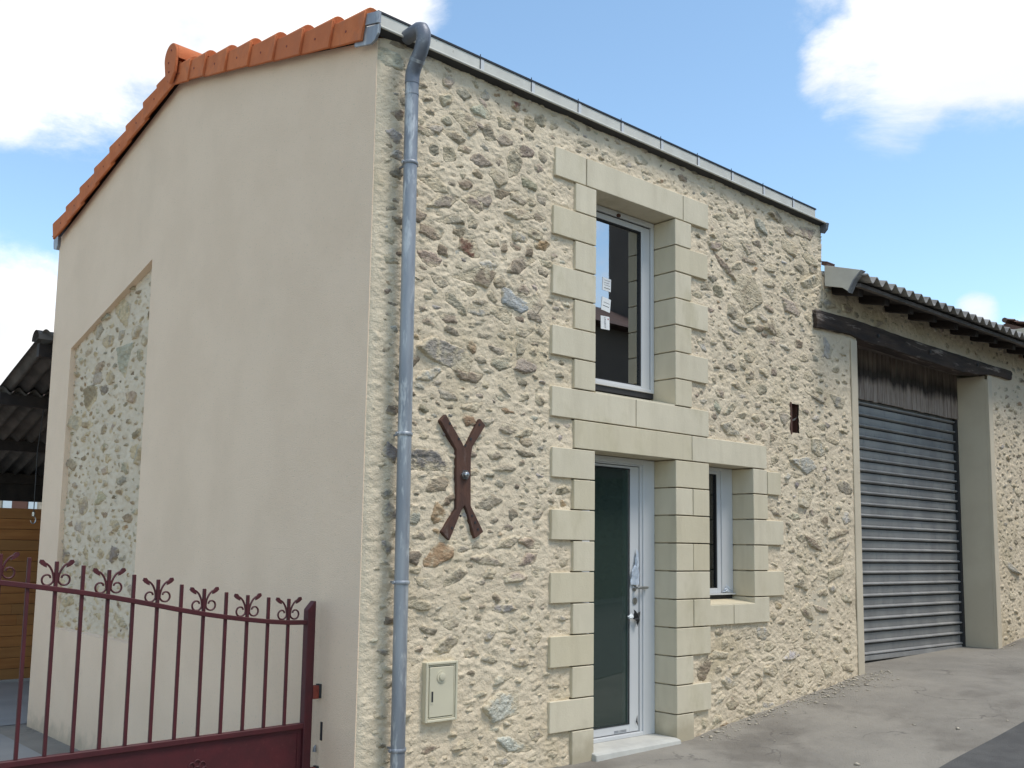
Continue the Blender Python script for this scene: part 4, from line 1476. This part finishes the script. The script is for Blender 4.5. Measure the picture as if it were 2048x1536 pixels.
def corrugated(x0, x1, y0, y1, z0, slope, pitch, amp, th, mat, name, parent, ny=2, sag=.004, seed=1):
    nx = int((x1 - x0) / pitch * 12)
    xs_ = np.linspace(x0, x1, nx)
    ys_ = np.linspace(y0, y1, ny)
    X, Y = np.meshgrid(xs_, ys_, indexing='ij')
    w = np.sin(2 * math.pi * (X - x0) / pitch + .6)
    Z = z0 + slope * (Y - y0) + amp * w + sag * vnoise(X, Y, .5, seed)
    top = np.stack([X, Y, Z], -1).reshape(-1, 3)
    bot = top - np.array([0, 0, th])
    I, J = np.meshgrid(np.arange(nx - 1), np.arange(ny - 1), indexing='ij')
    a = (I * ny + J).ravel()
    Ft = np.stack([a, a + ny, a + ny + 1, a + 1], -1)
    N_ = nx * ny
    Fb = Ft[:, ::-1] + N_
    i = np.arange(nx - 1) * ny
    Fe = np.stack([i, i + N_, i + ny + N_, i + ny], -1)
    j = i + ny - 1
    Fe2 = np.stack([j, j + ny, j + ny + N_, j + N_], -1)
    Fs = []
    for base in (0, (nx - 1) * ny):
        for q in range(ny - 1):
            Fs.append((base + q, base + q + 1, base + q + 1 + N_, base + q + N_))
    return obj(name, np_mesh(name, np.concatenate([top, bot]), np.concatenate([Ft, Fb, Fe, Fe2, np.array(Fs)]), mat, False), parent)


RZ = 4.137
rs = corrugated(5.36, 12.3, -.42, 6.0, RZ, SL, PITCH, .036, .011, M_FIBRO, 'roof_sheet', GAR, 12)
rs.data.polygons.foreach_set('use_smooth', np.ones(len(rs.data.polygons), dtype=bool))
rs.data.set_sharp_from_angle(angle=rad(40))
for i in range(13):
    x = 5.50 + i * .525
    ya, yb = -.27, .9
    zt = lambda y: RZ - .072 + SL * (y + .42)
    MB().prism([(ya, zt(ya)), (yb, zt(yb)), (yb, zt(yb) - .11), (ya + .01, zt(ya) - .10)], 0, x, x + .085).build('rafter', M_RAFTER, GAR, False, .004)
M_BATTEN = material('grey_batten', (.15, .13, .115), (.09, .08, .07), 9, .85, bump=.4, bscale=50, stretch=(.3, 1, 1))
MB().prism([(-.34, RZ - .045), (-.27, RZ - .030), (-.27, RZ - .066), (-.345, RZ - .082)], 0, 5.40, 12.3).build('eave_batten', M_BATTEN, GAR)
MB().prism([(-.27, RZ - .035), (.2, RZ + .085), (.2, RZ + .065), (-.27, RZ - .055)], 0, 5.40, 12.3).build('eave_board', M_RAFTER, GAR)
MB().prism([(.0, 4.325), (-.385, 4.203), (-.30, 4.122), (-.243, 4.020), (-.19, 4.062), (.0, 4.115)], 0, 5.322, 5.336).build('zinc_verge_cap', M_ZINC_L, GAR, False, .002)
MB().prism([(-.385, 4.203), (-.395, 4.20), (-.312, 4.118), (-.250, 4.005), (-.243, 4.020), (-.30, 4.122)], 0, 5.322, 5.40).build('verge_fold', M_ZINC, GAR)
MB().prism([(.03, 4.335), (-.03, 4.325), (-.03, 4.345), (.03, 4.362)], 0, 5.32, 5.47).prism([(.03, 4.363), (-.035, 4.346), (-.035, 4.356), (.03, 4.374)], 0, 5.32, 5.465).build('edge_tile', M_BRTILE, GAR)

# ---------------------------------------------------------------- wrought iron gate
GATE = thing('iron_gate', 'burgundy wrought iron gate leaf with scrolls, hinged on the cream gable', 'gate', (-1.2, .48, -.1))
GY = .48


def rail_z(x):
    return float(np.interp(x, [-2.6, -2.36, -2.2, -2.05, -1.93, -1.8, -1.65, -1.515, -1.37, -1.227, -1.084, -.946, -.804, -.667, -.523, -.378, -.242, -.06],
                           [1.295, 1.295, 1.295, 1.288, 1.274, 1.257, 1.236, 1.216, 1.191, 1.164, 1.135, 1.106, 1.079, 1.057, 1.037, 1.020, 1.009, 1.004]))


def sweep_bar(xs_, zf, hz, y0, y1):
    vs, fs = [], []
    for x in xs_:
        z = zf(x)
        vs += [(x, y0, z - hz), (x, y1, z - hz), (x, y1, z + hz), (x, y0, z + hz)]
    for i in range(len(xs_) - 1):
        for k in range(4):
            fs.append((i * 4 + k, i * 4 + (k + 1) % 4, (i + 1) * 4 + (k + 1) % 4, (i + 1) * 4 + k))
    fs += [(0, 1, 2, 3), tuple(range(len(vs) - 4, len(vs)))]
    return MB().add(vs, fs)


LX = -2.36
sweep_bar(np.linspace(LX, -.115, 50), rail_z, .014, GY - .020, GY + .020).build('top_rail', M_GATE, GATE, False, .003)
br = lambda x: .372 + (x + .1) * .0105
sweep_bar(np.linspace(LX, -.115, 6), br, .016, GY - .022, GY + .022).build('bottom_rail', M_GATE, GATE, False, .003)
sweep_bar(np.linspace(LX, -.115, 6), lambda x: .035 + (x + .1) * .0105, .02, GY - .022, GY + .022).build('kick_rail', M_GATE, GATE, False, .003)
MB().prism([(-.118, 0.0), (-.060, 0.0), (-.060, 1.138), (-.072, 1.138), (-.118, 1.085)], 1, GY - .028, GY + .028).build('hinge_stile', M_GATE, GATE, False, .004)
MB().prism([(LX - .05, -.02), (LX, -.02), (LX, 1.42), (LX - .05, 1.42)], 1, GY - .028, GY + .028).build('lock_stile', M_GATE, GATE, False, .004)
pan = MB().prism([(LX, .03), (-.118, .055), (-.118, .355), (LX, .33)], 1, GY - .004, GY + .004).build('sheet_panel', M_GATE, GATE)
rect_frame(-.150, -.142, .06, .33, 0, .008, 0, 0, GY - .010, GY - .004).build('panel_trim', M_GATE, pan)
# scroll and leaf ornament standing on a bar, built once about the bar's axis at rail height
orn = MB()
for sgn in (-1, 1):
    pts, rr = [], []
    # leaf stem from the upper outer paddle down to the bar
    for t in np.linspace(0, 1, 9):
        a = t * math.pi * .5
        pts.append((sgn * (.070 - .058 * math.sin(a)), 0, .128 - .085 * (1 - math.cos(a)) - .012 * t))
        rr.append(.0058)
    orn.tube(pts, rr, 6)
    pad = [(sgn * .052, .103), (sgn * .066, .137), (sgn * .080, .143), (sgn * .089, .130), (sgn * .079, .119)]
    orn.prism([(sgn * .050, .102), (sgn * .056, .126), (sgn * .070, .143), (sgn * .086, .144), (sgn * .091, .129), (sgn * .080, .117), (sgn * .062, .106)], 1, -.005, .005)
    # lower C scroll
    pts = []
    for t in np.linspace(0, 1, 20):
        a = math.pi * (1.02 - t * 1.85) if sgn > 0 else 0
        a = math.pi + t * math.pi * 1.95
        r_ = .034 - .022 * max(0, t - .35) / .65
        cx, cz = .045 - .004 * t, .042 + .002 * t
        pts.append((sgn * (cx + r_ * math.cos(a)), 0, cz + r_ * math.sin(a)))
    pts.insert(0, (sgn * .012, 0, .075))
    orn.tube(pts, .0056, 6)
orn_me = orn.mesh('scroll_ornament', M_GATE, True)
xs_b = [-.242 - .1408 * i for i in range(15)]
for i, x in enumerate(xs_b):
    zt = rail_z(x)
    MB().box(x - .0092, x + .0092, GY - .0092, GY + .0092, br(x) + .016, zt + .146).build('bar', M_GATE, GATE, False, .002)
    if i % 2 == 0:
        obj('scroll_ornament', orn_me, GATE, (x, GY, zt + .012))
hg = MB().box(-.060, -.018, GY - .032, GY + .010, .530, .612).build('hinge', M_RUSTRED, GATE, False, .004)
MB().box(-.018, .004, GY - .030, GY + .012, .532, .618).build('hinge_plate', M_DARKMETAL, hg)
hg2 = MB().box(-.060, -.018, GY - .032, GY + .010, .04, .11).build('hinge', M_RUSTRED, GATE, False, .004)
MB().box(-.018, .004, GY - .030, GY + .012, .04, .115).build('hinge_plate', M_DARKMETAL, hg2)
# raised rosette of petals on the sheet panel
for cx in (-.80, -1.62):
    for k in range(8):
        a = 2 * math.pi * k / 8
        px, pz = cx + .045 * math.cos(a), .185 + .045 * math.sin(a)
        MB().tube([(px + .02 * math.cos(b_), GY - .007, pz + .02 * math.sin(b_)) for b_ in np.linspace(0, 2 * math.pi, 13)], .0045, 6).build('rosette_petal', M_GATE, pan, True)

# ---------------------------------------------------------------- open shed behind the house
SHED = thing('open_shed', 'open shed behind the house with dark corrugated roof on timber purlins', 'shed', (2.0, 8.2, -.4))
SS = -.292
SZ = lambda y: 3.70 + SS * (y - 6.28)
corrugated(-.10, 5.6, 6.16, 7.78, SZ(6.16), SS, .177, .034, .009, M_SHEDROOF, 'roof_sheet', SHED, 4)
corrugated(-.10, 5.6, 7.62, 10.6, SZ(7.62) - .035, SS, .177, .034, .009, M_SHEDROOF, 'roof_sheet', SHED, 4)
cap = MB()
vs = []
for x, rr in ((-.14, .055), (5.6, .055)):
    for k in range(11):
        a = math.pi * k / 10
        vs.append((x, 6.30 + .12 * math.cos(a), 3.66 + .115 * math.sin(a)))
cap.add(vs, [(k, k + 1, k + 12, k + 11) for k in range(10)])
cap.build('ridge_cap', M_SHEDROOF, SHED, True)
for y in (6.35, 7.70, 9.15, 10.4):
    MB().box(-.09, 5.6, y - .04, y + .04, SZ(y) - .19, SZ(y) - .045).build('purlin', M_RAFTER, SHED)
for x in (2.4, 5.0):
    MB().prism([(6.2, SZ(6.2) - .195), (10.5, SZ(10.5) - .195), (10.5, SZ(10.5) - .32), (6.2, SZ(6.2) - .32)], 0, x, x + .07).build('shed_rafter', M_RAFTER, SHED)
MB().box(-.1, 5.6, 10.42, 10.46, 2.055, 2.62).build('back_board', M_RAFTER, SHED)
for x in (2.42, 5.02):
    MB().box(x, x + .1, 10.3, 10.4, -.5, SZ(10.35) - .3).build('post', M_RAFTER, SHED)
# cable with a hook hanging from the purlin
HK = thing('hanging_hook', 'metal hook on a thin dark cable hanging under the shed roof', 'hook', (.47, 7.95, 1.6))
MB().tube([(.43, 7.72, 3.1), (.445, 7.9, 2.6), (.468, 7.96, 1.83)], .006, 6).build('cable', M_DARKMETAL, HK)
MB().tube([(.468, 7.96, 1.84), (.468, 7.96, 1.79)], .018, 8).tube([(.468 + .03 * math.sin(a), 7.96, 1.745 + .045 * math.cos(a)) for a in np.linspace(-.2, 4.6, 14)], .007, 6).build('hook', M_STEEL, HK, True)

# ---------------------------------------------------------------- plank fence behind the yard
FEN = thing('plank_fence', 'orange varnished fence of horizontal pine planks behind the yard', 'fence', (0, 9.9, -.43))
rf = random.Random(4)
ph = .146
for i in range(16):
    z = -.40 + i * ph
    x, off = -6.0, rf.uniform(0, 1.5)
    cuts = [-6.0, -3.2 + rf.uniform(-.5, .5), .1 + rf.uniform(-.6, .9), 3.5]
    for a, b in zip(cuts, cuts[1:]):
        MB().box(a + .001, b - .001, 9.80 + rf.uniform(-.002, .002), 9.83, z + .0025, z + ph - .0025).build('plank', M_PINE, FEN, False, .003)
MB().box(-6, 3.5, 9.8305, 9.8318, -.4, 1.93).build('added_dark_backing', M_DARK, FEN)  # unseen dark sheet added so the plank gaps do not show bright
for x in (-4.5, -2.0, .5, 3.0):
    MB().box(x, x + .09, 9.832, 9.92, -.5, 1.93).build('post', M_RAFTER, FEN)

# ---------------------------------------------------------------- houses further off
FH = thing('far_stone_house', 'distant stone house with pale blue shutters seen under the shed roof', 'house', (6, 28, -.4))
MB().box(-2, 11, 25, 31, -.5, 4.6).build('wall', M_FARWALL, FH)
MB().prism([(24.7, 4.5), (28, 6.2), (31.3, 4.5)], 0, -2.3, 11.3).build('roof', M_BRTILE, FH)
for wx in (5.0, 7.9, 1.5):
    w = MB().box(wx, wx + .42, 24.96, 25.0, 1.9, 3.1).build('window', M_BRWOOD, FH)
    MB().box(wx - .24, wx - .01, 24.93, 24.96, 1.9, 3.1).build('shutter', M_BLUE, w)
    MB().box(wx + .43, wx + .66, 24.93, 24.96, 1.9, 3.1).build('shutter', M_BLUE, w)
FT = thing('far_tiled_house', 'distant house with brown tiled roof rising past the garage eave', 'house', (30, 6, 1))
MB().box(25.3, 40, 1, 11, 0, 5.4).build('wall', M_FAR_RENDER, FT)
n = 0
for k in range(22):
    t0, t1 = k / 22, (k + 1) / 22
    ya, za, yb, zb = .4 + 5.6 * t0, 5.55 + 2.4 * t0, .4 + 5.6 * t1, 5.55 + 2.4 * t1
    xs_ = np.arange(24.9, 41, .055)
    vs = []
    for x in xs_:
        hgt = .075 * abs(math.sin(math.pi * x / .22))
        vs += [(x, ya, za + hgt + .05), (x, yb, zb + hgt)]
    MB().add(vs, [(2 * i, 2 * i + 2, 2 * i + 3, 2 * i + 1) for i in range(len(xs_) - 1)]).build('tile_course', M_BRTILE, FT)
MB().prism([(6, 7.9), (11.6, 5.5), (.5, 5.45)], 0, 25.0, 40.9).build('roof', M_BRTILE, FT)
MB().tube([(24.9, 6, 7.97), (41, 6, 7.97)], .07, 8).build('ridge', M_BRTILE, FT)

# across the street, seen only as reflections in the panes
OH = thing('opposite_house', 'low brown-roofed house across the street mirrored low in the upper window', 'house', (9, -13, 0))
MB().box(2.5, 16.9, -16, -10.3, -.2, 6.85).build('wall', M_OPPWALL, OH)
MB().prism([(-9.9, 6.75), (-13.1, 8.2), (-16.4, 6.75)], 0, 2.2, 16.95).build('roof', M_BRTILE, OH)
OT = thing('added_tall_house', 'unseen tall dark house added across the street to darken the upper window reflection', 'house', (22, -11.5, 0))
MB().box(17.0, 28, -13, -10.0, -.2, 11.5).build('wall', M_OPPWALL, OT)  # added block, set so its edge cuts off the mirrored sky
MB().prism([(-9.7, 11.4), (-11.5, 12.4), (-13.2, 11.4)], 0, 16.95, 28.2).build('roof', M_BRTILE, OT)
for wx, par, wy, zs_ in ((4, OH, -10.3, (1.0, 3.8)), (7, OH, -10.3, (1.0, 3.8)), (10, OH, -10.3, (1.0, 3.8)), (19, OT, -10.0, (1.0, 3.8, 6.8)), (23, OT, -10.0, (1.0, 3.8, 6.8))):
    for wz in zs_:
        w = MB().box(wx, wx + 1, wy, wy + .03, wz, wz + 1.4).build('window', M_PVC, par)
        MB().box(wx + .08, wx + .92, wy + .032, wy + .038, wz + .08, wz + 1.32).build('pane', M_DARKMETAL, w)
HG = thing('clipped_hedge', 'dark green hedge across the street mirrored in the door glass', 'hedge', (13, -8.6, 0))
rh = np.random.default_rng(3)
N_ = 9000
c = np.stack([rh.uniform(6, 22, N_), rh.uniform(-9.2, -8.0, N_), rh.uniform(0.2, 2.9, N_)], -1)
side = rh.random(N_)
c[:, 1] = np.where(side < .6, -8.0 - rh.random(N_) ** 2 * .35, c[:, 1])
c[:, 2] = np.where((side >= .6), 2.9 - rh.random(N_) ** 2 * .3, c[:, 2])
a = rh.normal(size=(N_, 3))
a /= np.linalg.norm(a, axis=1)[:, None]
b = np.cross(a, rh.normal(size=(N_, 3)))
b /= np.linalg.norm(b, axis=1)[:, None]
a, b = a * .075, b * .045
V = np.stack([c - a, c + b, c + a, c - b], 1).reshape(-1, 3)
lv = obj('leaves', np_mesh('leaves', V, np.arange(N_ * 4).reshape(-1, 4), M_LEAF, False), HG)
lv['kind'] = 'stuff'
MB().box(6.1, 21.9, -9.1, -8.25, -.3, 2.75).build('inner_mass', M_LEAF, HG)

# ---------------------------------------------------------------- grit along the foot of the wall
rg = np.random.default_rng(12)
N_ = 900
gx_ = np.concatenate([rg.uniform(3.2, 6.3, 500), rg.uniform(4.6, 5.8, 250), rg.uniform(9.1, 11, 150)])
gy_ = -np.abs(rg.normal(0, .10, N_)) + .0
gy_[500:750] = -np.abs(rg.normal(.10, .12, 250))
loose = rg.random(N_) < .03
gy_ = np.where(loose, -rg.uniform(.1, 1.7, N_), gy_)
gs = rg.lognormal(math.log(.0065), .5, N_).clip(.003, .022)
gz_ = gz(gx_, gy_)
oct_ = np.array([(1, 0, 0), (0, 1, 0), (-1, 0, 0), (0, -1, 0), (0, 0, .7), (0, 0, -.5)], float)
of = np.array([(0, 1, 4), (1, 2, 4), (2, 3, 4), (3, 0, 4), (1, 0, 5), (2, 1, 5), (3, 2, 5), (0, 3, 5)])
th = rg.uniform(0, 6.28, N_)
V, F = [], []
for i in range(N_):
    c_, s_ = math.cos(th[i]), math.sin(th[i])
    o = oct_ * gs[i] * rg.uniform(.6, 1.3, (6, 3)) * np.array([1.4, 1, .8])
    o = np.stack([o[:, 0] * c_ - o[:, 1] * s_, o[:, 0] * s_ + o[:, 1] * c_, o[:, 2]], -1)
    V.append(o + np.array([gx_[i], gy_[i], gz_[i] + gs[i] * .25]))
    F.append(of + 6 * i)
gr = obj('gravel', np_mesh('gravel', np.concatenate(V), np.concatenate(F), M_GRAVEL, False))
gr['kind'] = 'stuff'
gr['label'] = 'pale grit and mortar crumbs along the foot of the wall'
gr['category'] = 'gravel'
